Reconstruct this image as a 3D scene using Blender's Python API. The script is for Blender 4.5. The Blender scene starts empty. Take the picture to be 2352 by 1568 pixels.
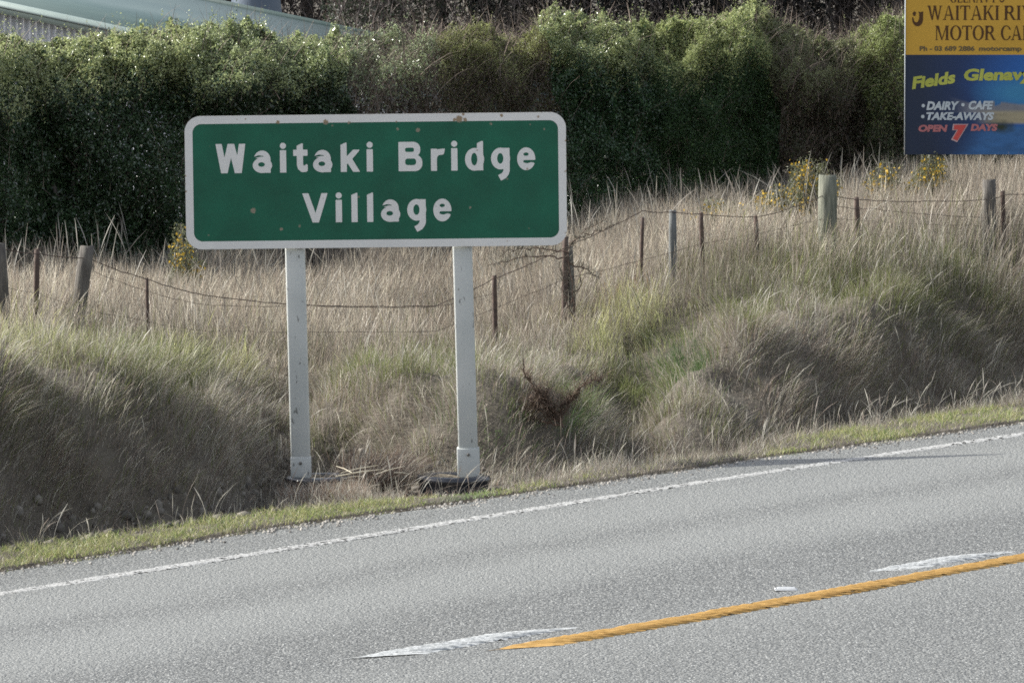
import bpy, math
import numpy as np
from mathutils import Vector

rng = np.random.default_rng(7)
SC = bpy.context.scene
COL = SC.collection

# ------------------------------------------------------------------ camera
F = 12700.0                 # focal length in units of a 2352-wide picture
HC = 3.6                    # camera height above the road
TH = math.atan(874 / F)
cam = bpy.data.cameras.new('camera')
cam.sensor_width = 36
cam.lens = F / 2352 * 36
cam.clip_start = 1.0
cam.clip_end = 4000
co = bpy.data.objects.new('camera', cam); COL.objects.link(co)
co.location = (0, 0, HC)
co.rotation_euler = (math.pi / 2 - TH, 0, 0)
SC.camera = co

# ------------------------------------------------------------------ sky + sun
SUN_EL, SUN_A = math.radians(36.5), math.radians(12)     # sun to the left, a little behind the sign
to_sun = Vector((-math.cos(SUN_A) * math.cos(SUN_EL), math.sin(SUN_A) * math.cos(SUN_EL), math.sin(SUN_EL)))
w = bpy.data.worlds.new("World"); SC.world = w; w.use_nodes = True
nt = w.node_tree
sky = nt.nodes.new('ShaderNodeTexSky'); sky.sky_type = 'NISHITA'; sky.sun_disc = False
sky.sun_elevation = SUN_EL
sky.sun_rotation = math.atan2(to_sun.x, to_sun.y)
sky.air_density = 1.0; sky.dust_density = 2.0; sky.ozone_density = 1.0
hs = nt.nodes.new('ShaderNodeHueSaturation'); hs.inputs['Saturation'].default_value = .45     # sky desaturated so its fill light is less blue
nt.links.new(sky.outputs[0], hs.inputs['Color'])
nt.links.new(hs.outputs[0], nt.nodes['Background'].inputs[0])
nt.nodes['Background'].inputs[1].default_value = 0.15
sl = bpy.data.lights.new('sun', 'SUN'); sl.energy = 4.3; sl.angle = math.radians(0.6); sl.color = (1, .975, .90)
so = bpy.data.objects.new('sun', sl); COL.objects.link(so)
so.rotation_euler = (-to_sun).to_track_quat('-Z', 'Y').to_euler()
SC.view_settings.view_transform = 'Standard'; SC.view_settings.look = 'None'
SC.view_settings.exposure = 0.78; SC.view_settings.gamma = 1
SC.cycles.filter_width = 1.7
SC.cycles.use_denoising = False
SC.cycles.sample_clamp_indirect = 4
SC.cycles.max_bounces = 8
SC.cycles.transparent_max_bounces = 4

# ------------------------------------------------------------------ helpers
def tag(o, label=None, cat=None, group=None, kind=None):
    if label: o['label'] = label
    if cat: o['category'] = cat
    if group: o['group'] = group
    if kind: o['kind'] = kind
    return o

def empty(name, loc=(0, 0, 0)):
    o = bpy.data.objects.new(name, None); COL.objects.link(o); o.location = loc
    o.empty_display_size = .1
    return o

def mesh(name, V, faces, mat=None, parent=None, colors=None, attrs=None, smooth=False):
    """faces: list of int arrays (M,k).  colors: (N,3) point colours."""
    me = bpy.data.meshes.new(name)
    V = np.asarray(V, dtype=np.float32).reshape(-1, 3)
    if parent is not None:
        V = V - np.array(parent_loc(parent), dtype=np.float32)
    faces = [np.asarray(f, dtype=np.int32) for f in faces if len(f)]
    me.vertices.add(len(V)); me.vertices.foreach_set('co', V.ravel())
    loops = np.concatenate([f.ravel() for f in faces])
    tot = np.concatenate([np.full(len(f), f.shape[1], np.int32) for f in faces])
    st = np.concatenate([[0], np.cumsum(tot)[:-1]]).astype(np.int32)
    me.loops.add(len(loops)); me.loops.foreach_set('vertex_index', loops)
    me.polygons.add(len(tot)); me.polygons.foreach_set('loop_start', st)
    if smooth:
        me.polygons.foreach_set('use_smooth', np.ones(len(tot), bool))
    if colors is not None:
        a = me.color_attributes.new('col', 'FLOAT_COLOR', 'POINT')
        c = np.ones((len(V), 4), np.float32); c[:, :3] = colors
        a.data.foreach_set('color', c.ravel())
    for k, v in (attrs or {}).items():
        a = me.attributes.new(k, 'FLOAT', 'POINT'); a.data.foreach_set('value', np.asarray(v, np.float32))
    me.update(calc_edges=True)
    if mat: me.materials.append(mat)
    o = bpy.data.objects.new(name, me); COL.objects.link(o)
    if parent is not None: o.parent = parent
    return o

def parent_loc(p):
    L = Vector((0, 0, 0))
    while p is not None:
        L += p.location; p = p.parent
    return L

def hash3(i, j, k, seed):
    h = (i * 374761393 + j * 668265263 + k * 2147483647 + seed * 1274126177) & 0xffffffff
    h = ((h ^ (h >> 13)) * 1274126177) & 0xffffffff
    h = ((h ^ (h >> 16)) * 2246822519) & 0xffffffff
    return ((h ^ (h >> 13)) & 0xffffff) / float(0xffffff)

def vn(x, y, z=0.0, seed=0):
    x, y, z = np.broadcast_arrays(np.asarray(x, float), np.asarray(y, float), np.asarray(z, float))
    xi, yi, zi = np.floor(x).astype(np.int64), np.floor(y).astype(np.int64), np.floor(z).astype(np.int64)
    fx, fy, fz = x - xi, y - yi, z - zi
    fx, fy, fz = [f * f * (3 - 2 * f) for f in (fx, fy, fz)]
    r = 0
    for a in (0, 1):
        for b in (0, 1):
            for c in (0, 1):
                wgt = (fx if a else 1 - fx) * (fy if b else 1 - fy) * (fz if c else 1 - fz)
                r = r + wgt * hash3(xi + a, yi + b, zi + c, seed)
    return r                      # 0..1

def fbm(x, y, z=0.0, seed=0, o=3):
    r, a, t = 0, 1, 0
    for k in range(o):
        r = r + a * vn(np.asarray(x) * 2 ** k, np.asarray(y) * 2 ** k, np.asarray(z) * 2 ** k, seed + k); t += a; a *= .5
    return r / t

def sstep(a, b, x):
    t = np.clip((x - a) / (b - a), 0, 1); return t * t * (3 - 2 * t)

def pt(u, v, Y):
    """world point seen at picture position (u, v) at distance Y"""
    dx = u - 1176; dy = F * math.cos(TH) + (784 - v) * math.sin(TH); dz = -F * math.sin(TH) + (784 - v) * math.cos(TH)
    t = Y / dy
    return np.array([dx * t, Y, HC + dz * t])
def zv(v, Y):
    dy = F * math.cos(TH) + (784 - v) * math.sin(TH); dz = -F * math.sin(TH) + (784 - v) * math.cos(TH)
    return HC + dz * Y / dy
GR = .045
def onroad(u, v):
    dx = u - 1176; dy = F * math.cos(TH) + (784 - v) * math.sin(TH); dz = -F * math.sin(TH) + (784 - v) * math.cos(TH)
    t = HC / (GR * dx - dz); return np.array([dx * t, dy * t])
def zroad(x): return GR * np.clip(x, -12, 12)
def uv_of(P):
    d = P - np.array([0, 0, HC])
    cf = d[:, 1] * math.cos(TH) - d[:, 2] * math.sin(TH); cu = d[:, 1] * math.sin(TH) + d[:, 2] * math.cos(TH)
    return 1176 + F * d[:, 0] / cf, 784 - F * cu / cf

# ------------------------------------------------------------------ materials
def newmat(name):
    m = bpy.data.materials.new(name); m.use_nodes = True
    b = m.node_tree.nodes['Principled BSDF']
    return m, m.node_tree, b
def N(t, kind, **kw):
    n = t.nodes.new(kind)
    for k, v in kw.items(): setattr(n, k, v)
    return n
def noise(t, scale, detail=4, rough=.6, coord=None, vec=None):
    n = N(t, 'ShaderNodeTexNoise'); n.inputs['Scale'].default_value = scale
    n.inputs['Detail'].default_value = detail; n.inputs['Roughness'].default_value = rough
    if vec is not None: t.links.new(vec, n.inputs['Vector'])
    else:
        c = N(t, 'ShaderNodeTexCoord'); t.links.new(c.outputs[coord or 'Object'], n.inputs['Vector'])
    return n
def ramp(t, inp, stops):
    r = N(t, 'ShaderNodeValToRGB'); e = r.color_ramp.elements
    e[0].position, e[0].color = stops[0][0], (*stops[0][1], 1)
    e[1].position, e[1].color = stops[-1][0], (*stops[-1][1], 1)
    for p, c in stops[1:-1]:
        x = e.new(p); x.color = (*c, 1)
    t.links.new(inp, r.inputs[0]); return r
def bump(t, b, inp, strength, dist):
    n = N(t, 'ShaderNodeBump'); n.inputs['Strength'].default_value = strength; n.inputs['Distance'].default_value = dist
    t.links.new(inp, n.inputs['Height']); t.links.new(n.outputs[0], b.inputs['Normal']); return n

def mat_simple(name, c1, c2, scale=6, rough=.7, bumpd=.002, bscale=60, spec=.4, metallic=0):
    m, t, b = newmat(name)
    n = noise(t, scale); r = ramp(t, n.outputs[0], [(.35, c1), (.65, c2)])
    t.links.new(r.outputs[0], b.inputs['Base Color'])
    b.inputs['Roughness'].default_value = rough; b.inputs['Specular IOR Level'].default_value = spec
    b.inputs['Metallic'].default_value = metallic
    if bumpd: bump(t, b, noise(t, bscale).outputs[0], .6, bumpd)
    return m

def mat_leaf(name, rough=.5, spec=.4, trans=.35, coat=0.0):
    m, t, b = newmat(name)
    a = N(t, 'ShaderNodeAttribute', attribute_name='col')
    t.links.new(a.outputs['Color'], b.inputs['Base Color'])
    b.inputs['Roughness'].default_value = rough; b.inputs['Specular IOR Level'].default_value = spec
    if trans:
        tr = N(t, 'ShaderNodeBsdfTranslucent'); t.links.new(a.outputs['Color'], tr.inputs['Color'])
        mx = N(t, 'ShaderNodeMixShader'); mx.inputs[0].default_value = trans
        t.links.new(b.outputs[0], mx.inputs[1]); t.links.new(tr.outputs[0], mx.inputs[2])
        t.links.new(mx.outputs[0], t.nodes['Material Output'].inputs['Surface'])
    return m

def mat_painted(name, col, rough=.5, spec=.4, dirt=(.30, .22, .15), noise_amt=.12):
    """paint with rust spots read from the attribute 'rust'"""
    m, t, b = newmat(name)
    n = noise(t, 3, 5)
    r = ramp(t, n.outputs[0], [(.3, tuple(c * (1 - noise_amt) for c in col)), (.7, tuple(min(1, c * (1 + noise_amt)) for c in col))])
    a = N(t, 'ShaderNodeAttribute', attribute_name='rust')
    n2 = noise(t, 90, 3)
    ad = N(t, 'ShaderNodeMath', operation='MULTIPLY_ADD'); t.links.new(n2.outputs[0], ad.inputs[0]); ad.inputs[1].default_value = .9
    t.links.new(a.outputs['Fac'], ad.inputs[2])
    s = N(t, 'ShaderNodeMapRange'); t.links.new(ad.outputs[0], s.inputs[0]); s.inputs[1].default_value = .78; s.inputs[2].default_value = 1.05
    mx = N(t, 'ShaderNodeMix', data_type='RGBA'); t.links.new(s.outputs[0], mx.inputs[0])
    t.links.new(r.outputs[0], mx.inputs[6]); mx.inputs[7].default_value = (*dirt, 1)
    t.links.new(mx.outputs[2], b.inputs['Base Color'])
    b.inputs['Roughness'].default_value = rough; b.inputs['Specular IOR Level'].default_value = spec
    return m

# ------------------------------------------------------------------ signed distance lettering
def sd_box(x0, x1, y0, y1, r=0):
    cx, cy, hx, hy = (x0 + x1) / 2, (y0 + y1) / 2, (x1 - x0) / 2 - r, (y1 - y0) / 2 - r
    def f(X, Y):
        qx, qy = abs(X - cx) - hx, abs(Y - cy) - hy
        return np.hypot(np.maximum(qx, 0), np.maximum(qy, 0)) + np.minimum(np.maximum(qx, qy), 0) - r
    return f
def sd_ell(cx, cy, rx, ry):
    def f(X, Y):
        a, b = (X - cx) / rx, (Y - cy) / ry
        k = np.hypot(a, b); g = np.hypot(a / rx, b / ry) + 1e-9
        return k * (k - 1) / g
    return f
def sd_poly(*pts):
    P = np.array(pts, float)
    def f(X, Y):
        d = np.full(X.shape, 1e9); s = np.ones(X.shape)
        n = len(P)
        for i in range(n):
            a, b = P[i], P[i - 1]
            ex, ey = b - a; wx, wy = X - a[0], Y - a[1]
            h = np.clip((wx * ex + wy * ey) / (ex * ex + ey * ey + 1e-12), 0, 1)
            d = np.minimum(d, (wx - ex * h) ** 2 + (wy - ey * h) ** 2)
            c1, c2, c3 = Y >= a[1], Y < b[1], ex * wy > ey * wx
            s = np.where((c1 & c2 & c3) | (~c1 & ~c2 & ~c3), -s, s)
        return s * np.sqrt(d)
    return f
def sd_line(w, *pts):
    """stroke of width w along a polyline, butt ends"""
    P = np.array(pts, float)
    def f(X, Y):
        d = np.full(X.shape, 1e9)
        for i in range(len(P) - 1):
            a, b = P[i], P[i + 1]
            ex, ey = b - a; L = math.hypot(ex, ey); ex /= L; ey /= L
            wx, wy = X - a[0], Y - a[1]
            s = wx * ex + wy * ey; q = abs(wx * ey - wy * ex) - w / 2
            r = np.maximum(q, np.maximum(-s, s - L)); d = np.minimum(d, r)
            if i < len(P) - 2:
                d = np.minimum(d, np.hypot(X - b[0], Y - b[1]) - w / 2)
        return d
    return f
def U(*fs): return lambda X, Y: np.minimum.reduce([f(X, Y) for f in fs])
def I(*fs): return lambda X, Y: np.maximum.reduce([f(X, Y) for f in fs])
def S(a, *fs): return lambda X, Y: np.maximum.reduce([a(X, Y)] + [-f(X, Y) for f in fs])

def march(f, x0, x1, y0, y1, h):
    """polygons of f<0 over a grid; returns V (n,2), list of faces by size"""
    nx, ny = int(math.ceil((x1 - x0) / h)) + 1, int(math.ceil((y1 - y0) / h)) + 1
    xs = x0 + np.arange(nx) * h; ys = y0 + np.arange(ny) * h
    X, Y = np.meshgrid(xs, ys, indexing='ij')
    D = f(X, Y); ins = D < 0
    V = []; F3, F4, F5, F6 = [], [], [], []
    vid = {}
    def gv(i, j):
        k = (i, j)
        if k not in vid: vid[k] = len(V); V.append((xs[i], ys[j]))
        return vid[k]
    def ev(i, j, i2, j2):
        k = (i, j, i2, j2) if (i, j) < (i2, j2) else (i2, j2, i, j)
        if k not in vid:
            a, b = D[i, j], D[i2, j2]; t = min(max(a / (a - b), .02), .98)
            vid[k] = len(V); V.append((xs[i] + (xs[i2] - xs[i]) * t, ys[j] + (ys[j2] - ys[j]) * t))
        return vid[k]
    cnt = ins[:-1, :-1].astype(int) + ins[1:, :-1] + ins[1:, 1:] + ins[:-1, 1:]
    for i, j in np.argwhere(cnt > 0):
        c = [(i, j), (i + 1, j), (i + 1, j + 1), (i, j + 1)]
        p = []
        for k in range(4):
            a, b = c[k], c[(k + 1) % 4]
            if ins[a]: p.append(gv(*a))
            if ins[a] != ins[b]: p.append(ev(*a, *b))
        {3: F3, 4: F4, 5: F5, 6: F6}.get(len(p), F3).append(p)
    return np.array(V).reshape(-1, 2), [F3, F4, F5, F6]

def place_shapes(name, items, frame, mat, parent, h, off, rust=None):
    """items: (f, x, y, scale, w, hgt) glyph placed at x,y; frame(x,y,off)->world"""
    VV, FF, n = [], [[], [], [], []], 0
    for f, x, y, sx, sy, w, lo, hi in items:
        V, Fs = march(f, -.06, w + .06, lo, hi, h / sy)
        if not len(V): continue
        VV.append(np.stack([x + V[:, 0] * sx, y + V[:, 1] * sy], 1))
        for k in range(4): FF[k] += [[q + n for q in p] for p in Fs[k]]
        n += len(V)
    V2 = np.concatenate(VV)
    W = frame(V2[:, 0], V2[:, 1], off)
    return mesh(name, W, [np.array(f) for f in FF if f], mat, parent, attrs={'rust': rust(V2[:, 0], V2[:, 1]) if rust else np.zeros(len(V2))})

# ------------------------------------------------------------------ ground shape
KU = np.array([-1500, -500, 0, 250, 400, 520, 660, 760, 900, 1080, 1250, 1450, 1560, 1700, 1900, 2352, 3200, 4200], float)
K_YF = np.array([30, 33.5, 35.9, 36.7, 37.2, 37.8, 39.3, 40.1, 40.0, 39.9, 40.1, 40.6, 40.9, 41.4, 42.6, 45.0, 49.5, 54])
K_B = np.array([.95, .95, .92, .78, .62, .38, .04, .42, .52, .56, .42, -.10, .32, .72, .82, .72, .75, .75])
K_W = np.array([1.8, 1.7, 1.65, 1.6, 1.5, 1.4, 1.5, 1.7, 1.4, 1.0, .95, 1.3, 1.8, 2.0, 1.8, 1.5, 1.6, 1.6])
FU = np.array([-1500, 0, 200, 400, 700, 1000, 1200, 1400, 1600, 1900, 2352, 4200], float)
F_H = np.array([.75, .64, .62, .50, .30, .30, .42, .76, .97, 1.05, 1.02, 1.0])
HU = np.array([-1500, 0, 700, 1400, 2000, 2352, 4200], float)
H_H = np.array([.6, .55, .62, .82, 1.0, 1.05, 1.1])

VU = np.array([-400, 0, 300, 600, 900, 1100, 1400, 1500, 1560, 1700, 1760, 1850, 2100, 2352, 2800], float)
V_W = np.array([1.15, 1.15, 1.1, .95, .62, .24, .36, .36, .28, .22, .5, .95, 1.25, 1.3, 1.3])

def catm(xq, xs, ys):
    i = np.clip(np.searchsorted(xs, xq) - 1, 0, len(xs) - 2)
    m = np.gradient(ys, xs)
    h = xs[i + 1] - xs[i]; t = np.clip((xq - xs[i]) / h, 0, 1)
    return ((2 * t**3 - 3 * t**2 + 1) * ys[i] + (t**3 - 2 * t**2 + t) * h * m[i] + (-2 * t**3 + 3 * t**2) * ys[i + 1] + (t**3 - t**2) * h * m[i + 1])

# road edge, as a curve on the ground
RE = np.array([onroad(*p) for p in [(-60, 1322), (0, 1312), (300, 1266), (600, 1218), (900, 1176), (1200, 1135), (1500, 1090), (1780, 1050), (2050, 1012), (2352, 970), (2420, 961)]])
def extend(P, a=60, b=90):
    d0 = P[0] - P[2]; d0 /= np.linalg.norm(d0); d1 = P[-1] - P[-3]; d1 /= np.linalg.norm(d1)
    return np.vstack([P[0] + d0 * a, P, P[-1] + d1 * b])
REx = extend(RE)
def y_edge(X):          # depth of the road edge at X
    return np.interp(X, REx[:, 0], REx[:, 1])

def fence_y(u): return 42.2 + .0022 * np.clip(u, -2500, 5500)
def hedge_y(u): return 49.2 + .0036 * np.clip(u, -2500, 5500)

def ground_z(X, Y):
    X = np.asarray(X, float); Y = np.asarray(Y, float)
    u = np.clip(1176 + X * F / np.maximum(Y, 5), -1500, 4200)
    wob = (fbm(X * .9, Y * .9, 0, 3) - .5)
    u2 = u + wob * 90
    YR = y_edge(X)
    YF = np.maximum(catm(u2, KU, K_YF), YR + .25); B = catm(u2, KU, K_B); W = catm(u2, KU, K_W)
    YN = fence_y(u); HN = catm(u, FU, F_H); YH = hedge_y(u); HH = np.interp(u, HU, H_H)
    zr = zroad(X)
    zf = zr - .16 - .05 * sstep(800, 200, u)
    YT = YF + W
    VW = np.interp(u, VU, V_W)
    z1 = zr + (zf - zr) * sstep(YR + VW * .9, np.minimum(YR + VW + .7, YF), Y) + .02 * (1 - sstep(YR + VW, YF, Y))
    z2 = zf + (B - zf) * sstep(YF - .1, YT, Y)
    z3 = B + (HN - B) * sstep(YT, np.maximum(YN, YT + .3), Y)
    z4 = HN + (HH - HN) * np.clip((Y - YN) / (YH - YN), 0, 1)
    z = np.where(Y < YF - .1, z1, np.where(Y < YT, z2, np.where(Y < YN, z3, z4)))
    bumpy = (fbm(X * 1.6, Y * 1.3, 0, 11) - .5) * .30 + (fbm(X * 4.2, Y * 3.4, 0, 12) - .5) * .17
    z = z + bumpy * sstep(YF - .2, YF + .8, Y) * (1 - .5 * sstep(YH, YH + 4, Y))
    z = z - (HH + .1) * sstep(60, 95, Y) * 0.6
    z = np.where(Y < YR, zr - .07, z)
    far = sstep(110, 400, np.hypot(X, Y))
    return z * (1 - far)

def axis(lo, hi, step, far):
    a = np.arange(lo, hi, step); g = []; s = step; x = hi
    while x < far: s *= 1.25; x += s; g.append(x)
    l = []; s = step; x = lo
    while x > -far: s *= 1.25; x -= s; l.append(x)
    return np.array(l[::-1] + list(a) + g)
gx, gy = axis(-8, 8, .09, 1800), axis(26, 60, .09, 1800)
GX, GY = np.meshgrid(gx, gy, indexing='ij')
GZ = ground_z(GX, GY)
ii = np.arange(len(gx) * len(gy)).reshape(len(gx), len(gy))
quads = np.stack([ii[:-1, :-1], ii[1:, :-1], ii[1:, 1:], ii[:-1, 1:]], -1).reshape(-1, 4)
mg, t, b = newmat('soil')
n = noise(t, 3, 6, .7); r = ramp(t, n.outputs[0], [(.3, (.055, .045, .034)), (.5, (.10, .085, .065)), (.7, (.15, .13, .10))])
t.links.new(r.outputs[0], b.inputs['Base Color']); b.inputs['Roughness'].default_value = .95
bump(t, b, noise(t, 25, 5).outputs[0], .9, .03)
tag(mesh('ground', np.stack([GX, GY, GZ], -1).reshape(-1, 3), [quads], mg, smooth=True), 'earth bank and field under the long grass', 'ground', kind='structure')

# ------------------------------------------------------------------ road
def resample(P, ds):
    L = np.concatenate([[0], np.cumsum(np.linalg.norm(np.diff(P, axis=0), axis=1))])
    s = np.arange(0, L[-1], ds)
    Q = np.stack([np.interp(s, L, P[:, 0]), np.interp(s, L, P[:, 1])], 1)
    return s, Q
def smooth_line(P, it=1):
    for _ in range(it):
        Q = P.copy(); Q[1:-1] = .25 * P[:-2] + .5 * P[1:-1] + .25 * P[2:]; P = Q
    return P
def strip(P, ts, ds, near=None):
    s, Q = resample(P, ds)
    Q = smooth_line(Q, 30)
    T = np.gradient(Q, axis=0); T /= np.linalg.norm(T, axis=1)[:, None]
    Nn = np.stack([T[:, 1], -T[:, 0]], 1)      # towards the camera
    PT = Q[:, None, :] + Nn[:, None, :] * np.asarray(ts)[None, :, None]
    return s, PT
ts = np.concatenate([[-.06, 0], np.linspace(.05, 14, 90)])
s, PT = strip(REx, ts, .12)
nS, nT = PT.shape[:2]
edgew = (fbm(s[:, None] * 2.5, 0 * s[:, None], 0, 40) - .5) * .24
PT2 = PT.copy()
Tn = PT[:, 5] - PT[:, 2]; Tn /= np.linalg.norm(Tn, axis=1)[:, None]
PT2[:, 0] += Tn * edgew; PT2[:, 1] += Tn * edgew
Z = zroad(PT2[..., 0]) + .0 + (fbm(PT2[..., 0] * .7, PT2[..., 1] * .7, 0, 50) - .5) * .012
Z[:, 0] -= .08
V = np.concatenate([PT2, Z[..., None]], -1).reshape(-1, 3)
idx = np.arange(nS * nT).reshape(nS, nT)
q = np.stack([idx[:-1, :-1], idx[:-1, 1:], idx[1:, 1:], idx[1:, :-1]], -1).reshape(-1, 4)
mr, t, b = newmat('chipseal')
ta = N(t, 'ShaderNodeAttribute', attribute_name='across')
tc = N(t, 'ShaderNodeTexCoord')
# wheel paths: polished, paler bands along the lane
nz = noise(t, .8, 5, .65)
ad = N(t, 'ShaderNodeMath', operation='MULTIPLY_ADD'); t.links.new(nz.outputs[0], ad.inputs[0]); ad.inputs[1].default_value = .7; t.links.new(ta.outputs['Fac'], ad.inputs[2])
dv = N(t, 'ShaderNodeMath', operation='DIVIDE'); t.links.new(ad.outputs[0], dv.inputs[0]); dv.inputs[1].default_value = 8.0
band = ramp(t, dv.outputs[0], [(0, (.55,) * 3), (.10, (.5,) * 3), (.20, (.95,) * 3), (.28, (.95,) * 3), (.345, (.5,) * 3), (.43, (1.0,) * 3), (.50, (.85,) * 3), (.57, (.30,) * 3), (.68, (.25,) * 3), (.78, (.7,) * 3), (.9, (.4,) * 3)])
vo = N(t, 'ShaderNodeTexVoronoi'); vo.inputs['Scale'].default_value = 80; t.links.new(tc.outputs['Object'], vo.inputs['Vector'])
vo2 = N(t, 'ShaderNodeTexVoronoi'); vo2.inputs['Scale'].default_value = 38; t.links.new(tc.outputs['Object'], vo2.inputs['Vector'])
sep = N(t, 'ShaderNodeSeparateColor'); t.links.new(vo.outputs['Color'], sep.inputs[0])
chip = ramp(t, sep.outputs[0], [(0, (.050, .051, .049)), (.4, (.110, .112, .108)), (.75, (.205, .208, .20)), (1, (.47, .475, .46))])
tar = ramp(t, vo.outputs['Distance'], [(.25, (1, 1, 1)), (.75, (.30, .30, .30))])
m1 = N(t, 'ShaderNodeMix', data_type='RGBA', blend_type='MULTIPLY'); m1.inputs[0].default_value = 1
t.links.new(chip.outputs[0], m1.inputs[6]); t.links.new(tar.outputs[0], m1.inputs[7])
pal = N(t, 'ShaderNodeMix', data_type='RGBA'); t.links.new(m1.outputs[2], pal.inputs[6]); pal.inputs[7].default_value = (.235, .240, .230, 1)
mm = N(t, 'ShaderNodeMath', operation='MULTIPLY'); t.links.new(band.outputs[0], mm.inputs[0]); mm.inputs[1].default_value = .62
t.links.new(mm.outputs[0], pal.inputs[0])
t.links.new(pal.outputs[2], b.inputs['Base Color'])
b.inputs['Roughness'].default_value = .62; b.inputs['Specular IOR Level'].default_value = .5
inv = N(t, 'ShaderNodeMath', operation='ADD'); t.links.new(vo.outputs['Distance'], inv.inputs[0]); t.links.new(vo2.outputs['Distance'], inv.inputs[1])
bp = bump(t, b, inv.outputs[0], 1.0, .008); bp.invert = True
road = mesh('road', V, [q], mr, attrs={'across': np.tile(ts, nS)}, smooth=True)
tag(road, 'pale grey chipseal road with paler wheel paths', 'road', kind='structure')

# ------------------------------------------------------------------ painted lines (thick, ribbed paint)
def paint(name, P, width, mat, label, boost=.22, ds=.008, rib=.10, h=.007, wear=0.0, seed=1, shear=0.0, nt_=11, sc_amt=.12):
    P = np.array(P); s, Q = resample(P, ds)
    if len(Q) < 5: return
    nt_ = 15
    Q = smooth_line(Q, 40 if len(Q) > 400 else 5)
    T = np.gradient(Q, axis=0); T /= np.linalg.norm(T, axis=1)[:, None]
    Nn = np.stack([T[:, 1], -T[:, 0]], 1)
    tt = np.linspace(-.5, .5, nt_)
    SS = s[:, None] + tt[None, :] * 0
    ph = (SS / rib + (vn(s * 3, s * 0, 0, seed) * .5)[:, None]) % 1
    ribh = np.exp(-((ph - .5) / .23) ** 2)
    ef = np.clip(np.minimum(s, s[-1] - s) / .22, 0.05, 1)[:, None]
    wv = (fbm(s * 9, 0 * s, 0, seed + 3) - .5) * .14
    wloc = width * (1 + wv[:, None] + sc_amt * (ribh - .5))
    XY = Q[:, None, :] + Nn[:, None, :] * (tt[None, :] * wloc)[..., None] + T[:, None, :] * (tt * shear)[None, :, None]
    env = np.clip((.5 - abs(tt)) * 8, 0, 1)[None, :]
    rough = (vn(XY[..., 0] * 60, XY[..., 1] * 60, 0, seed + 9) - .5) * .008
    z = zroad(XY[..., 0]) + .0035 + h * ef * ribh * (.3 + .7 * env) + rough * (.4 + .6 * ef) - (1 - env) * .004
    n0, n1 = z.shape
    V = np.concatenate([XY, z[..., None]], -1).reshape(-1, 3)
    idx = np.arange(n0 * n1).reshape(n0, n1)
    q = np.stack([idx[:-1, :-1], idx[:-1, 1:], idx[1:, 1:], idx[1:, :-1]], -1)
    wear = wear or .33
    if wear:
        c = XY[:-1, :-1]
        k = fbm(c[..., 0] * 34, c[..., 1] * 34, 0, seed + 20) + boost * env[:, :-1] - .08 + .22 * (ribh[:-1, :-1] - .45) + .25 * (fbm(c[..., 0] * 1.1, c[..., 1] * 1.1, 0, seed + 30) - .5)
        q = q[k > wear]
    o = mesh(name, V, [q.reshape(-1, 4)], mat, smooth=True)
    tag(o, label, 'road marking', kind='structure')
    return o
m_white = mat_simple('white_road_paint', (.24, .25, .25), (.50, .51, .51), 45, .6, .002, 120)
m_yellow = mat_simple('yellow_road_paint', (.33, .195, .055), (.46, .275, .085), 20, .6, .002, 120)
EL = extend(np.array([onroad(*p) for p in [(-60, 1373), (0, 1364), (350, 1308), (700, 1253), (1200, 1173), (1547, 1117), (1900, 1064), (2200, 1019), (2420, 986)]]), 40, 60)
m_old = mat_simple('worn_road_paint', (.17, .17, .165), (.47, .47, .46), 75, .7, .002, 120)
paint('edge_line', EL, .15, m_old, 'worn white edge line beside the grass verge', boost=.16, rib=.05, h=.002, wear=.37, seed=3, shear=.12)
YL = np.array([onroad(*p) for p in [(1206, 1488), (1547, 1429), (1950, 1356), (2352, 1282), (2500, 1254)]]); YL = extend(YL, .001, 40)
paint('centre_line', YL, .235, m_yellow, 'solid orange-yellow no overtaking line with raised ribs', rib=.085, h=.013, seed=5, shear=.38)
paint('lane_dash', [onroad(884, 1507), onroad(1090, 1473), onroad(1253, 1445)], .24, m_white, 'white centre dash where the yellow line starts', rib=.095, h=.012, seed=7, shear=.34)
paint('lane_dash', [onroad(2045, 1311), onroad(2150, 1292), onroad(2272, 1270)], .22, m_white, 'white centre dash beyond the raised marker', rib=.095, h=.012, seed=8, shear=.30)

# raised reflective marker
def box(x0, x1, y0, y1, z0, z1):
    V = np.array([[x, y, z] for x in (x0, x1) for y in (y0, y1) for z in (z0, z1)], float)
    Fq = np.array([[0, 1, 3, 2], [4, 6, 7, 5], [0, 4, 5, 1], [2, 3, 7, 6], [0, 2, 6, 4], [1, 5, 7, 3]])
    return V, Fq
def bevel(o, w_, seg=2):
    m_ = o.modifiers.new('b', 'BEVEL'); m_.width = w_; m_.segments = seg; return o
p0 = onroad(1806, 1355); zr0 = float(zroad(p0[0]))
rm = empty('road_stud', (p0[0], p0[1], zr0)); tag(rm, 'small white raised reflector stud on the road above the yellow line', 'road stud')
def frustum(cx, cy, z, w0, d0, w1, d1, h):
    V = np.array([[cx + a * w0, cy + b_ * d0, z] for a, b_ in ((-1, -1), (1, -1), (1, 1), (-1, 1))] + [[cx + a * w1, cy + b_ * d1, z + h] for a, b_ in ((-1, -1), (1, -1), (1, 1), (-1, 1))])
    return V, np.array([[0, 1, 2, 3][::-1], [4, 5, 6, 7], [0, 1, 5, 4], [1, 2, 6, 5], [2, 3, 7, 6], [3, 0, 4, 7]])
V, q = frustum(p0[0], p0[1], zr0 + .002, .068, .045, .048, .028, .016)
bevel(mesh('stud_body', V, [q], mat_simple('stud_white', (.36, .37, .38), (.46, .47, .48), 20, .35, 0), rm), .004)
V, q = frustum(p0[0] - .063, p0[1], zr0 + .006, .005, .036, .004, .03, .010)
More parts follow.
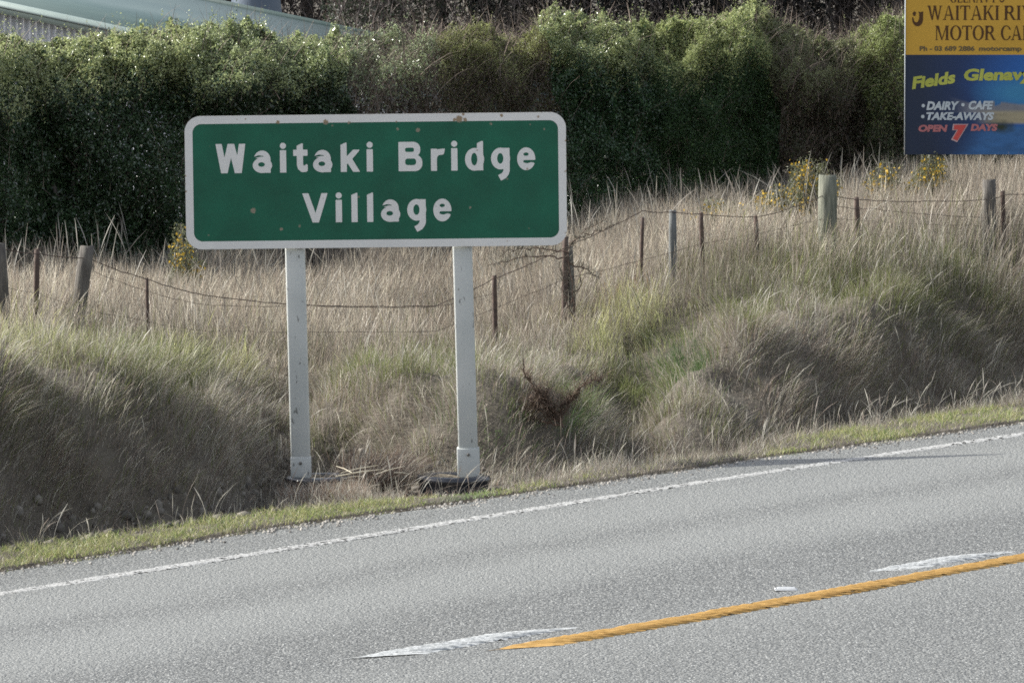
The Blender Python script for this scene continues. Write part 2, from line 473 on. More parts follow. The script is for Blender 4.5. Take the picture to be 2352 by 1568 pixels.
mesh('reflector', V, [q], mat_simple('reflector', (.8, .8, .8), (.9, .9, .9), 20, .08, 0, spec=1, metallic=.6), rm)

# ------------------------------------------------------------------ grass
m_grass = mat_leaf('grass_blade', .42, .45, .45)
m_verge = mat_leaf('verge_blade', .45, .45, .45)

def blades(name, P, H, Wd, lean, colr, prof, mat, seed=0, flat=1.0, powr=1.8, parent=None, tipcol=None):
    r_ = np.random.default_rng(seed + 100)
    n = len(P); K = len(prof); tt = np.linspace(0, 1, K)
    ang = r_.uniform(0, math.pi, n)
    side = np.stack([np.cos(ang), np.sin(ang), np.zeros(n)], 1)
    C = P[:, None, :] + np.concatenate([lean[:, None, :] * (tt ** powr)[None, :, None], np.zeros((n, K, 1))], -1)
    sag = np.hypot(lean[:, 0], lean[:, 1]) / np.maximum(H, .01)
    C[..., 2] += H[:, None] * (tt[None, :] - .35 * np.minimum(sag, 1.2)[:, None] * tt[None, :] ** 2.5)
    hw = Wd[:, None] * np.array(prof)[None, :] * .5
    A = C - side[:, None, :] * hw[..., None]; B = C + side[:, None, :] * hw[..., None]
    V = np.stack([A, B], 2).reshape(-1, 3)
    base = (np.arange(n) * K * 2)[:, None]
    k = np.arange(K - 1)[None, :] * 2
    q = np.stack([base + k, base + k + 1, base + k + 3, base + k + 2], -1).reshape(-1, 4)
    cc = np.repeat(colr[:, None, :], K * 2, 1)
    if tipcol is not None:
        f = np.repeat((tt > tipcol[0]), 2)[None, :, None]
        cc = np.where(f, cc * np.array(tipcol[1]), cc)
    return mesh(name, V, [q], mat, parent, colors=np.clip(cc.reshape(-1, 3), 0, 1))

TAN = np.array([.35, .31, .265]); PALE = np.array([.54, .51, .44]); OLIVE = np.array([.165, .185, .075]); GREEN = np.array([.10, .17, .055])
BROWN = np.array([.20, .15, .115]); MAUVE = np.array([.26, .22, .19]); DKGREEN = np.array([.045, .09, .03]); RUST = np.array([.36, .19, .07]); GREY = np.array([.30, .285, .24])
YG = np.array([.54, .55, .27])
PATCH = [  # picture position of the patch's middle on the bank, radii, colour, strength
    (420, 730, 90, 60, OLIVE, .8), (470, 790, 90, 40, YG, .6), (620, 770, 110, 50, OLIVE, .6), (820, 790, 110, 60, OLIVE, .7), (1000, 770, 50, 50, OLIVE, .8),
    (60, 770, 160, 40, YG * .8, .5), (1430, 590, 70, 30, OLIVE, .6), (1405, 640, 60, 38, RUST, .95), (1430, 740, 110, 60, YG, .9), (1540, 760, 70, 45, OLIVE * 1.4, .8), (1580, 820, 60, 40, DKGREEN * 1.5, .85),
    (1500, 850, 80, 40, GREEN, .8), (1310, 925, 40, 40, GREEN * 1.3, .95), (1120, 960, 90, 60, GREEN, .65), (1420, 880, 130, 60, OLIVE * 1.2, .85), (1150, 900, 60, 50, OLIVE, .7), (620, 800, 150, 40, YG * .8, .6), (870, 770, 160, 50, OLIVE * 1.3, .6), (1800, 620, 200, 60, OLIVE * 1.2, .5), (2150, 700, 200, 80, OLIVE, .4), (300, 800, 200, 60, OLIVE * 1.2, .45),
    (1690, 680, 80, 50, OLIVE, .8), (1850, 590, 60, 40, OLIVE * .8, .85), (2080, 540, 120, 40, OLIVE, .8), (2000, 640, 150, 60, OLIVE, .6), (2230, 620, 120, 60, OLIVE * .8, .7),
    (740, 1010, 60, 60, OLIVE * .6, .8), (450, 850, 50, 40, OLIVE * .5, .8), (1620, 960, 120, 50, OLIVE, .4), (1280, 600, 60, 40, OLIVE, .6), (1620, 600, 60, 30, OLIVE, .7),
    (200, 900, 300, 90, OLIVE * .8, .35), (1000, 840, 200, 40, OLIVE, .5),
]
def patch_color(P, base, r_):
    u, v = uv_of(P)
    c = base.copy()
    nx = (fbm(P[:, 0] * 3, P[:, 1] * 2, 0, 61) - .5) * 120; ny = (fbm(P[:, 0] * 3, P[:, 1] * 2, 0, 67) - .5) * 90
    for (pu, pv, ru, rv, col_, st) in PATCH:
        d = ((u + nx - pu) / ru) ** 2 + ((v + ny - pv) / rv) ** 2
        k = st * np.exp(-d * 1.1)
        k = (r_.random(len(u)) < k)[:, None]
        c = np.where(k, col_, c)
    return c

def scatter(n, u0, u1, Y0, Y1, r_):
    u = r_.uniform(u0, u1, n); Y = np.sqrt(r_.uniform(Y0 ** 2, Y1 ** 2, n))
    X = (u - 1176) * Y / F
    return u, X, Y

r1 = np.random.default_rng(21)
# --- bank grass
def in_front_of_tyre(X, Y):
    u = 1176 + X * F / Y
    return (u > 925) & (u < 1160) & (Y < 39.6)
def bank(n, name, label, hgt, wid, pal, prof, seed, u0=-420, u1=2780, dens=None, stiff=1.0, tip=None):
    r_ = np.random.default_rng(seed)
    u, X, Y = scatter(n, u0, u1, 33.5, 53, r_)
    YR = y_edge(X); YF = np.maximum(catm(u, KU, K_YF), YR + .25); YN = fence_y(u)
    keep = (Y > YR + .85 * np.interp(u, VU, V_W) + .3 * fbm(X * 2, Y * 2, 0, 5)) & (Y < YN + .6) & ~in_front_of_tyre(X, Y)
    cl = fbm(X * 2.2, Y * 1.8, 0, seed)
    sl_ = (ground_z(X, Y + .06) - ground_z(X, Y - .06)) / .12; sx_ = (ground_z(X + .06, Y) - ground_z(X - .06, Y)) / .12
    keep &= r_.random(n) < np.clip((cl - .20) * 3.2, .2, 1) * np.clip(np.sqrt(1 + sl_ ** 2 + sx_ ** 2) / 2.0, 0, 1)
    # thin at the foot of the left-hand spur, where clods of earth show
    foot = sstep(.42, .05, ground_z(X, Y) - zroad(X) + .2) * sstep(950, 500, u)
    keep &= r_.random(n) > foot * .8
    nf = sstep(YF + 1.0, YF - .3, Y)
    X, Y, u, YF, cl, nf, sl_, sx_ = [a[keep] for a in (X, Y, u, YF, cl, nf, sl_, sx_)]
    n = len(X)
    Zg = ground_z(X, Y); P = np.stack([X, Y, Zg - .02], 1)
    k = r_.integers(0, len(pal), n)
    mixn = fbm(X * 1.3, Y * 1.3, 0, seed + 5)
    base = np.array(pal)[k]
    base = np.where((r_.random(n) < .10)[:, None], PALE, base) * (1 + .18 * sstep(.3, 1.2, abs(sl_)))[:, None]  # blades on steep slopes painted paler to lift the shade there
    colr = patch_color(P + np.array([0, 0, .12]), base, r_) * r_.uniform(.72, 1.25, n)[:, None] * (.8 + .4 * mixn)[:, None]
    H = hgt * r_.uniform(.45, 1.15, n) * (.7 + .6 * cl)
    H *= (1 - .30 * nf) * (.35 + 1.3 * vn(X * 6.5, Y * 5, 0, 88) ** 1.3)
    la = r_.normal(0, 1, (n, 2)) * .22 + np.stack([fbm(X * 1.7, Y * 1.7, 0, 77) - .44, -(fbm(X * 1.7, Y * 1.7, 0, 78) - .4)], 1) * .9
    lean = la * H[:, None] * stiff
    lean[:, 1] -= np.clip(sl_, 0, 1.5) * H * .45; lean[:, 0] -= np.clip(sx_, -1, 1) * H * .45
    Wd = wid * r_.uniform(.6, 1.3, n)
    o = blades(name, P, H, Wd, lean, colr, prof, m_grass, seed, tipcol=tip)
    tag(o, label, 'grass', kind='stuff'); return o
bank(1150000, 'bank_grass', 'low tangled brown and olive grass covering the roadside bank', .19, .0036, [MAUVE * 1.1, BROWN * 1.2, TAN * .95, GREY, OLIVE * 1.25, MAUVE * 1.2], [1, .9, .6, .15], 31, stiff=1.2)
bank(230000, 'dry_grass', 'taller dry tan grass stalks rising through the bank grass', .23, .0026, [TAN, PALE, MAUVE, GREY], [1, .9, .8, 1.3, .3], 32, stiff=.7, tip=(.6, (1.15, 1.15, 1.1)))

# --- tall dry grass by and beyond the fence
def tall(n, seed, hgt, wid, name, label, y0=-1.7, y1=7.0, prof=(1, .9, .8, .8, 1.9, .4), pal=(TAN, PALE, TAN * .85, MAUVE * 1.15, GREY * 1.1)):
    r_ = np.random.default_rng(seed)
    u, X, Y = scatter(n, -420, 2780, 40.5, 62, r_)
    YN = fence_y(u); YH = hedge_y(u)
    keep = (Y > YN + y0 + .8 * (fbm(X, Y, 0, 8))) & (Y < YH + .25)
    cl = fbm(X * 1.6, Y * 1.2, 0, seed)
    keep &= r_.random(n) < np.clip((cl - .25) * 3, .15, 1)
    ramp_ = sstep(YN + y0, YN + .8, Y)
    X, Y, u, cl, ramp_, YN = [a[keep] for a in (X, Y, u, cl, ramp_, YN)]
    n = len(X); Zg = ground_z(X, Y); P = np.stack([X, Y, Zg - .02], 1)
    colr = np.array(pal)[r_.integers(0, len(pal), n)]
    k = (r_.random(n) < .75 * (1 - ramp_))[:, None]
    colr = np.where(k, patch_color(P + np.array([0, 0, .1]), colr, r_), colr)
    pm = fbm(X * .8, Y * .6, 0, 73)[:, None]; colr = colr * (1 - .8 * np.clip(pm - .5, 0, .3)) + (np.array([.27, .235, .205]) - colr) * np.clip((pm - .48) * 1.6, 0, .6)
    colr = colr * r_.uniform(.65, 1.3, n)[:, None]
    H = hgt * r_.uniform(.4, 1.12, n) * (.55 + .45 * np.maximum(ramp_, .85 * sstep(1300, 1480, u))) * (1 + .18 * sstep(1300, 1480, u) * np.exp(-((Y - YN) / .9) ** 2)) * (.75 + .5 * cl) * (1 + .35 * sstep(1960, 2200, u))
    lean = (r_.normal(0, .17, (n, 2)) + np.stack([fbm(X * 2, Y, 0, 71) - .42, fbm(X * 2, Y, 0, 72) - .5], 1) * .55) * H[:, None]
    o = blades(name, P, H, wid * r_.uniform(.6, 1.35, n), lean, colr, list(prof), m_grass, seed, tipcol=(.7, (1.12, 1.08, 1.0)))
    tag(o, label, 'grass', kind='stuff'); return o
tall(420000, 41, .50, .0024, 'tall_grass', 'tall pale tan seeding grass along the fence and up to the hedge')
tall(240000, 42, .30, .0036, 'under_grass', 'shorter brown tufted grass at the foot of the tall tan grass', prof=(1, .9, .6, .15), pal=(TAN * .8, MAUVE, BROWN * 1.3, OLIVE * 1.4))
# single long seed stalks standing above the rest
def seedstalks(n, seed):
    r_ = np.random.default_rng(seed)
    u, X, Y = scatter(n, -300, 2700, 41, 60, r_)
    YN = fence_y(u); YH = hedge_y(u); keep = (Y > YN - .3) & (Y < YH - .1)
    X, Y, u = X[keep], Y[keep], u[keep]; n = len(X)
    P = np.stack([X, Y, ground_z(X, Y)], 1)
    H = r_.uniform(.42, .92, n) * (.7 + .5 * fbm(X * 2, Y, 0, 99))
    lean = r_.normal(0, .24, (n, 2)) * H[:, None]
    colr = np.where((r_.random(n) < .4)[:, None], PALE, TAN) * r_.uniform(.75, 1.15, n)[:, None]
    tag(blades('seed_stalks', P, H, r_.uniform(.0016, .0028, n), lean, colr * .8, [.8, .7, .6, .6, .6, 2.6, 3.0, .5], m_grass, seed), 'sparse long seed heads of dry grass against the dark hedge', 'grass', kind='stuff')
seedstalks(4500, 43)
# stalks leaning out of the lower bank in the shade
def lowstalks(n, seed):
    r_ = np.random.default_rng(seed)
    u, X, Y = scatter(n, -300, 2700, 34, 47, r_)
    YR = y_edge(X); YF = catm(u, KU, K_YF); keep = (Y > YR + .7) & (Y < YF + 2.6) & (r_.random(n) < np.where(u < 680, .35, 1)) & (r_.random(n) < 1.6 * fbm(X * 3, Y * 3, 0, 64) - .3)
    X, Y, u = X[keep], Y[keep], u[keep]; n = len(X)
    P = np.stack([X, Y, ground_z(X, Y)], 1)
    H = r_.uniform(.14, .38, n); lean = np.stack([r_.normal(.25, .35, n), r_.normal(-.1, .2, n)], 1) * H[:, None]
    colr = np.where((r_.random(n) < .6)[:, None], PALE, MAUVE * 1.2) * r_.uniform(.7, 1.1, n)[:, None]
    tag(blades('bank_stalks', P, H, r_.uniform(.0025, .0045, n), lean, colr, [.8, .7, .7, .8, 2.0, .4], m_grass, seed), 'pale dry stalks leaning out of the shaded lower bank', 'grass', kind='stuff')
lowstalks(6500, 44)

# --- short lime verge along the seal
def verge(n, seed, name, label, hgt, wid):
    r_ = np.random.default_rng(seed)
    u, X, Y = scatter(n, -420, 2780, 30, 48, r_)
    YR = y_edge(X); wv = np.interp(u, VU, V_W); d = Y - YR
    e = (fbm(X * 3, Y * 3, 0, 91) - .5) * .55
    keep = (d > -.07 + e * .4) & (d < wv * 1.25 + e)
    cl = fbm(X * 6, Y * 6, 0, seed)
    keep &= r_.random(n) < np.clip((cl - .22) * 3.2 + sstep(.35, .1, d), .1, 1)
    X, Y, u, d, cl, wv = [a[keep] for a in (X, Y, u, d, cl, wv)]; n = len(X)
    P = np.stack([X, Y, np.maximum(ground_z(X, Y), zroad(X) - .02 - .06 * (d > .3)) - .005], 1)
    pal = np.array([[.33, .345, .135], [.27, .32, .11], [.42, .40, .19], [.46, .42, .27], [.21, .28, .09]])
    colr = pal[r_.integers(0, 5, n)]
    brown = fbm(X * 2.5, Y * 2.5, 0, 93) + .25 * ((u > 1350) & (u < 1760)) + .1 * ((u > 1130) & (u < 1350))
    colr = np.where((r_.random(n) < np.clip((brown - .52) * 4, 0, .85))[:, None], TAN * .75, colr) * r_.uniform(.7, 1.2, n)[:, None]
    gr = np.exp(-((u - 1080) / 60) ** 2)[:, None]; colr = colr * (1 - gr * .6) + GREEN * 1.6 * gr * .6
    H = hgt * r_.uniform(.3, 1.15, n) * (.3 + 1.2 * cl) * (1 - .2 * sstep(.2, 0, d)) * (1 - .35 * np.exp(-((u - 1050) / 150) ** 2))
    lean = r_.normal(0, .7, (n, 2)) * H[:, None]
    tag(blades(name, P, H, wid * r_.uniform(.6, 1.3, n), lean, colr, [1, .9, .6, .15], m_verge, seed), label, 'grass', kind='stuff')
verge(560000, 51, 'verge_grass', 'short lime green grass strip along the road edge', .072, .0050)

# clods and stones at the shaded foot of the bank
def clods(n, seed):
    r_ = np.random.default_rng(seed)
    u, X, Y = scatter(n, -420, 1500, 33, 41, r_)
    YR = y_edge(X); YF = catm(u, KU, K_YF); keep = (Y > YR + .9) & (Y < YF + 2.0) & (r_.random(n) < sstep(1300, 300, u) + .05) & (ground_z(X, Y) - zroad(X) < .05 + .12 * r_.random(n))
    X, Y = X[keep], Y[keep]; n = len(X)
    Zg = ground_z(X, Y); sc = .009 + .035 * r_.random(n) ** 5
    ph = (1 + 5 ** .5) / 2
    ico = np.array([[-1, ph, 0], [1, ph, 0], [-1, -ph, 0], [1, -ph, 0], [0, -1, ph], [0, 1, ph], [0, -1, -ph], [0, 1, -ph], [ph, 0, -1], [ph, 0, 1], [-ph, 0, -1], [-ph, 0, 1]]) / 1.9
    fc = np.array([[0, 11, 5], [0, 5, 1], [0, 1, 7], [0, 7, 10], [0, 10, 11], [1, 5, 9], [5, 11, 4], [11, 10, 2], [10, 7, 6], [7, 1, 8], [3, 9, 4], [3, 4, 2], [3, 2, 6], [3, 6, 8], [3, 8, 9], [4, 9, 5], [2, 4, 11], [6, 2, 10], [8, 6, 7], [9, 8, 1]])
    V = ico[None] * (1 + r_.normal(0, .16, (n, 12, 1))) * sc[:, None, None] * r_.uniform(.7, 1.3, (n, 1, 3))
    V[..., 0] += X[:, None]; V[..., 1] += Y[:, None]; V[..., 2] += (Zg + sc * .2)[:, None]
    f = (fc[None] + (np.arange(n) * 12)[:, None, None]).reshape(-1, 3)
    cl = np.repeat((np.array([.16, .145, .125]) * r_.uniform(.5, 1.5, n)[:, None])[:, None], 12, 1).reshape(-1, 3)
    tag(mesh('gravel', V.reshape(-1, 3), [f], mat_leaf('clod', .9, .2, 0), colors=cl), 'crumbled clods and stones at the shaded foot of the bank', 'gravel', kind='stuff')
clods(16000, 55)
def chips(n, seed):
    r_ = np.random.default_rng(seed)
    u, X, Y = scatter(n, -420, 2780, 31, 46, r_)
    d = Y - y_edge(X); keep = (d > -.45) & (d < .12) & (r_.random(n) < np.exp(-np.abs(d + .02) / .12) * 1.3 * fbm(X * 3, Y * 3, 0, 15)); X, Y = X[keep], Y[keep]; n = len(X)
    sc = r_.uniform(.004, .011, n); o = np.array([[-1, -1, 0], [1, -1, 0], [1, 1, 0], [-1, 1, 0], [-.6, -.5, 1], [.6, -.6, .9], [.5, .6, 1.1], [-.6, .5, .8]])
    V = o[None] * sc[:, None, None] * r_.uniform(.6, 1.3, (n, 8, 3)); a = r_.uniform(0, 6.28, n); ca, sa = np.cos(a)[:, None], np.sin(a)[:, None]
    V = np.stack([V[..., 0] * ca - V[..., 1] * sa + X[:, None], V[..., 0] * sa + V[..., 1] * ca + Y[:, None], V[..., 2] + zroad(X)[:, None] + .001], -1)
    f = np.array([[0, 1, 5, 4], [1, 2, 6, 5], [2, 3, 7, 6], [3, 0, 4, 7], [4, 5, 6, 7]])
    f = (f[None] + (np.arange(n) * 8)[:, None, None]).reshape(-1, 4); cl = np.repeat((np.array([.24, .225, .205]) * r_.uniform(.4, 1.6, n)[:, None])[:, None], 8, 1).reshape(-1, 3)
    tag(mesh('gravel', V.reshape(-1, 3), [f], mat_leaf('loose_chip', .85, .2, 0), colors=cl), 'loose stone chips along the crumbling edge of the seal', 'gravel', kind='stuff')
chips(220000, 56)

# ------------------------------------------------------------------ tubes
def tube(paths, radii, sides=5):
    """one mesh from polylines [(k,3)] with radii [(k,)]"""
    VV, FF, n = [], [], 0
    for P, R in zip(paths, radii):
        P = np.asarray(P, float); R = np.broadcast_to(np.asarray(R, float), (len(P),))
        T = np.gradient(P, axis=0); T /= np.linalg.norm(T, axis=1)[:, None] + 1e-9
        ref = np.array([0, 0, 1.0]) if abs(T[0][2]) < .8 else np.array([1.0, 0, 0])
        A = np.cross(T, ref); A /= np.linalg.norm(A, axis=1)[:, None]; B = np.cross(T, A)
        a = np.arange(sides) * 2 * math.pi / sides
        V = P[:, None] + (A[:, None] * np.cos(a)[None, :, None] + B[:, None] * np.sin(a)[None, :, None]) * R[:, None, None]
        k = len(P); VV.append(V.reshape(-1, 3))
        i = np.arange(k - 1)[:, None] * sides; j = np.arange(sides)[None, :]; j2 = (j + 1) % sides
        FF.append((np.stack([i + j, i + j2, i + sides + j2, i + sides + j], -1).reshape(-1, 4)) + n)
        for c0 in (0, (k - 1) * sides):
            if sides == 4 or True:
                pass
        n += k * sides
    return np.concatenate(VV), np.concatenate(FF)

# ------------------------------------------------------------------ village sign
YS = 39.2; PX = YS / F * 1.0
def SX(u): return (u - 1176) * YS / F
sc_ = 1 / 4.504 * YS / F                 # metres per unit of the close-up used for measuring
zc_sign = float(zv(415.5, YS)); xc_sign = SX(863.3)
ROLL = .0115
def sframe(x, y, off):
    c, s_ = math.cos(ROLL), math.sin(ROLL)
    x, y = np.asarray(x), np.asarray(y)
    return np.stack([xc_sign + x * c - y * s_, np.full(x.shape, YS - off), zc_sign + x * s_ + y * c], 1)
sign = empty('village_sign', (xc_sign, YS, zc_sign - 2.6))
tag(sign, 'green village name sign with white border and lettering on two white posts', 'road sign')
HWs, HHs = 3945 * sc_ / 2, 1378 * sc_ / 2
RB, RG = 165 * sc_, 92 * sc_; BW = 82 * sc_
mid_x, mid_y = 2030, 773
SPOTS = [(755, 1065, 42, .9), (1045, 1260, 27, .85), (1235, 1230, 24, .7), (290, 1315, 20, .6), (315, 395, 12, .6), (1520, 160, 42, .9), (1590, 195, 25, .6), (1025, 155, 30, .9), (1760, 165, 30, .7), (1850, 938, 20, .7),
         (2472, 252, 34, .9), (2262, 240, 28, .7), (2900, 145, 55, .9), (2850, 150, 30, .8), (2960, 152, 35, .8), (2945, 95, 25, .8), (3337, 112, 26, 1), (3227, 195, 30, .6), (3632, 210, 20, .6), (3777, 255, 22, .7), (3717, 128, 28, .7), (3002, 1060, 24, .8),
         (3607, 1282, 15, .6), (3387, 770, 24, .6), (3597, 665, 22, .6), (2250, 165, 25, .6), (2450, 168, 25, .5), (600, 118, 14, .8), (690, 118, 16, .8), (3080, 470, 22, .6), (2700, 1025, 22, .35), (2650, 1045, 22, .4), (3384, 1412, 18, .6),
         (65, 700, 14, .7), (60, 860, 22, .7), (62, 780, 12, .7), (300, 905, 12, .2), (3995, 380, 16, .8), (3990, 700, 18, .7), (3997, 540, 10, .7), (3985, 1330, 30, .5), (3230, 1425, 14, .5), (2612, 1418, 10, .5), (1480, 950, 14, .5), (1700, 1495, 30, .5)]
def rustf(x, y):
    X = x / sc_ + mid_x; Y = mid_y - y / sc_
    r = np.zeros(x.shape)
    for a, b_, rr, st in SPOTS:
        d = np.hypot((X - a), (Y - b_)) / (rr * .7)
        r = np.maximum(r, st * .86 * np.clip(1.5 - d, 0, 1))
    edge = np.maximum(abs(x) - HWs, abs(y) - HHs) / .004          # scuffed rim
    r = np.maximum(r, np.clip(1 + edge * .5, 0, 1) * .42)
    return r
def rrect(hw, hh, r, n=10):
    p = []
    for cx, cy, a0 in ((hw - r, hh - r, 0), (-hw + r, hh - r, 90), (-hw + r, -hh + r, 180), (hw - r, -hh + r, 270)):
        for k in range(n + 1):
            a = math.radians(a0 + 90 * k / n); p.append((cx + r * math.cos(a), cy + r * math.sin(a)))
    return np.array(p)
pr = rrect(HWs, HHs, RB); n = len(pr)
Vf = np.concatenate([sframe(pr[:, 0], pr[:, 1], 0), sframe(pr[:, 0], pr[:, 1], -.022)])
me_f = [[i, (i + 1) % n, n + (i + 1) % n, n + i] for i in range(n)]
m_alu = mat_simple('sign_back', (.42, .42, .41), (.5, .5, .49), 8, .5, 0)
mesh('back_plate', Vf, [np.array(me_f), np.array([list(range(n)), list(range(2 * n - 1, n - 1, -1))])], m_alu, sign)
m_green = mat_painted('sign_green', (.003, .090, .050), .45, .35, dirt=(.22, .19, .14), noise_amt=.2)
m_wh = mat_painted('sign_white', (.63, .62, .60), .5, .35, dirt=(.26, .19, .12), noise_amt=.05)
g_sd = sd_box(-HWs + BW, HWs - BW, -HHs + BW, HHs - BW, RG)
place_shapes('green_face', [(g_sd, 0, 0, 1, 1, HWs, -HHs, HHs)], lambda x, y, o: sframe(x, y, o), m_green, sign, .009, .0015, rustf) if False else None
def field(name, f, hw, hh, mat, h, off):
    V, Fs = march(f, -hw - h, hw + h, -hh - h, hh + h, h)
    return mesh(name, sframe(V[:, 0], V[:, 1], off), [np.array(q_) for q_ in Fs if q_], mat, sign, attrs={'rust': rustf(V[:, 0], V[:, 1])})
field('green_face', sd_box(-HWs + BW, HWs - BW, -HHs + BW, HHs - BW, RG), HWs, HHs, m_green, .0065, .0015)
field('border', S(sd_box(-HWs, HWs, -HHs, HHs, RB), sd_box(-HWs + BW, HWs - BW, -HHs + BW, HHs - BW, RG)), HWs, HHs, m_wh, .0062, .003)

st = .22
GL = {
 'W': (U(sd_poly((0, 1), (.215, 1), (.405, 0), (.18, 0)), sd_poly((.18, 0), (.40, 0), (.64, 1), (.415, 1)), sd_poly((.415, 1), (.64, 1), (.885, 0), (.65, 0)), sd_poly((.65, 0), (.885, 0), (1.02, 1), (.80, 1))), 1.02),
 'V': (U(sd_poly((0, 1), (.215, 1), (.56, 0), (.345, 0)), sd_poly((.87, 1), (.655, 1), (.35, 0), (.56, 0))), .87),
 'a': (S(U(I(sd_ell(.325, .455, .285, .305), sd_box(-1, 2, .50, 2)), sd_box(.38, .61, .20, .50), sd_box(.36, .61, 0, .45), sd_ell(.33, .255, .33, .262)),
         sd_ell(.30, .285, .115, .078), sd_poly((-.1, .535), (.06, .555), (.2, .60), (.36, .575), (.385, .545), (.30, .555), (.12, .52), (.04, .475), (-.1, .40)), sd_poly((-.1, .5), (.055, .545), (.035, .63), (.0, .72), (-.1, .75))), .61),
 'i': (U(sd_box(0, .215, 0, .765), sd_ell(.108, .915, .105, .105)), .22),
 'l': (sd_poly((0, 0), (.21, 0), (.21, 1.0), (.17, 1.0), (0, .925)), .21),
 't': (I(U(sd_poly((.12, .3), (.335, .3), (.335, .99), (.29, .99), (.12, .91)), sd_box(0, .49, .565, .775), sd_line(.215, (.2275, .5), (.2275, .27), (.25, .18), (.32, .115), (.40, .12), (.52, .20))), sd_box(-1, .49, 0, 2)), .49),
 'k': (U(sd_poly((0, 0), (.21, 0), (.21, 1.0), (.17, 1.0), (0, .925)), I(sd_poly((.1, .18), (.1, .42), (.44, .765), (.68, .765), (.30, .33)), sd_box(.1, .64, 0, .755)), sd_poly((.20, .36), (.42, .0), (.66, 0), (.36, .50))), .63),
 'B': (S(U(sd_box(0, .45, 0, 1, .01), sd_box(.1, .745, .48, 1, .24), sd_box(.1, .81, 0, .56, .25)), sd_box(.225, .53, .655, .80, .06), sd_box(.225, .60, .205, .43, .09)), .81),
 'r': (U(sd_box(0, .205, 0, .755), I(sd_line(.2, (.1, .4), (.14, .55), (.24, .635), (.42, .655)), sd_box(-1, .48, 0, .755)), sd_poly((.38, .755), (.485, .755), (.455, .60), (.40, .55))), .48),
 'd': (S(U(sd_poly((.41, 0), (.62, 0), (.62, 1.0), (.56, 1.0), (.41, .925)), sd_ell(.325, .378, .325, .388), sd_box(.3, .5, 0, .2)), sd_ell(.315, .385, .105, .215)), .62),
 'g': (S(U(sd_box(.41, .635, .1, .755), sd_ell(.325, .395, .325, .37), sd_box(.3, .5, .6, .755), sd_line(.215, (.527, .2), (.527, -.02), (.50, -.10), (.43, -.19), (.285, -.265))), sd_ell(.315, .40, .105, .18)), .64),
 'e': (S(sd_ell(.31, .378, .31, .388), sd_ell(.305, .535, .09, .058), sd_poly((.20, .27), (.23, .335), (.75, .335), (.75, .10), (.56, .245), (.47, .26), (.36, .222), (.27, .235))), .62),
}
line1 = [('W', 375), ('a', 758), ('i', 1040), ('t', 1178), ('a', 1382), ('k', 1668), ('i', 1937), ('B', 2267), ('r', 2602), ('i', 2812), ('d', 2955), ('g', 3224), ('e', 3494)]
line2 = [('V', 1265), ('i', 1610), ('l', 1773), ('l', 1935), ('a', 2078), ('g', 2350), ('e', 2620)]
H1 = 303 * sc_
for wd_i, (ln, yb) in enumerate(((line1[:7], 677), (line1[7:], 677), (line2, 1197))):
    its = []
    for ch, x in ln:
        f, wgl = GL[ch]; its.append((f, (x - mid_x) * sc_, (mid_y - yb) * sc_, H1, H1, wgl, -.42 if ch == 'g' else -.06, 1.08))
    o = place_shapes('lettering', its, lambda x, y, off: sframe(x, y, off), m_wh, sign, .0032, .0030, rustf)
    o['label'] = ['white word Waitaki', 'white word Bridge', 'white word Village'][wd_i]

# posts
mp, t, b = newmat('post_paint')
n1 = noise(t, 55, 4, .6); n2 = noise(t, 2.2, 3)
mapp = N(t, 'ShaderNodeMapping'); tcn = N(t, 'ShaderNodeTexCoord'); t.links.new(tcn.outputs['Object'], mapp.inputs[0]); mapp.inputs['Scale'].default_value = (38, 38, 14)
n3 = noise(t, 1, 3, .5, vec=mapp.outputs[0])
r = ramp(t, n3.outputs[0], [(.0, (.52, .53, .51)), (.66, (.52, .53, .51)), (.71, (.22, .22, .21)), (1, (.14, .14, .13))])
r2 = ramp(t, n2.outputs[0], [(.3, (.80, .82, .82)), (.7, (1, 1, 1))])
mx = N(t, 'ShaderNodeMix', data_type='RGBA', blend_type='MULTIPLY'); mx.inputs[0].default_value = 1; t.links.new(r.outputs[0], mx.inputs[6]); t.links.new(r2.outputs[0], mx.inputs[7])
t.links.new(mx.outputs[2], b.inputs['Base Color']); b.inputs['Roughness'].default_value = .55
bump(t, b, n1.outputs[0], .4, .002)
def postmesh(name, x0, x1, z0, z1, wdt, parent, yoff=.035, depth=None, mat=mp, bev=.012):
    dp = depth or wdt
    lo = np.array([[x0 + a * wdt / 2, YS + yoff + (0 if c == 0 else dp), z0] for a, c in ((-1, 0), (1, 0), (1, 1), (-1, 1))])
    hi = np.array([[x1 + a * wdt / 2, YS + yoff + (0 if c == 0 else dp), z1] for a, c in ((-1, 0), (1, 0), (1, 1), (-1, 1))])
    V = np.concatenate([lo, hi])
    o = mesh(name, V, [np.array([[3, 2, 1, 0], [4, 5, 6, 7], [0, 1, 5, 4], [1, 2, 6, 5], [2, 3, 7, 6], [3, 0, 4, 7]])], mat, parent)
    bevel(o, bev, 2); return o
m_bolt = mat_simple('bolt_steel', (.08, .08, .08), (.14, .13, .12), 40, .6, 0)
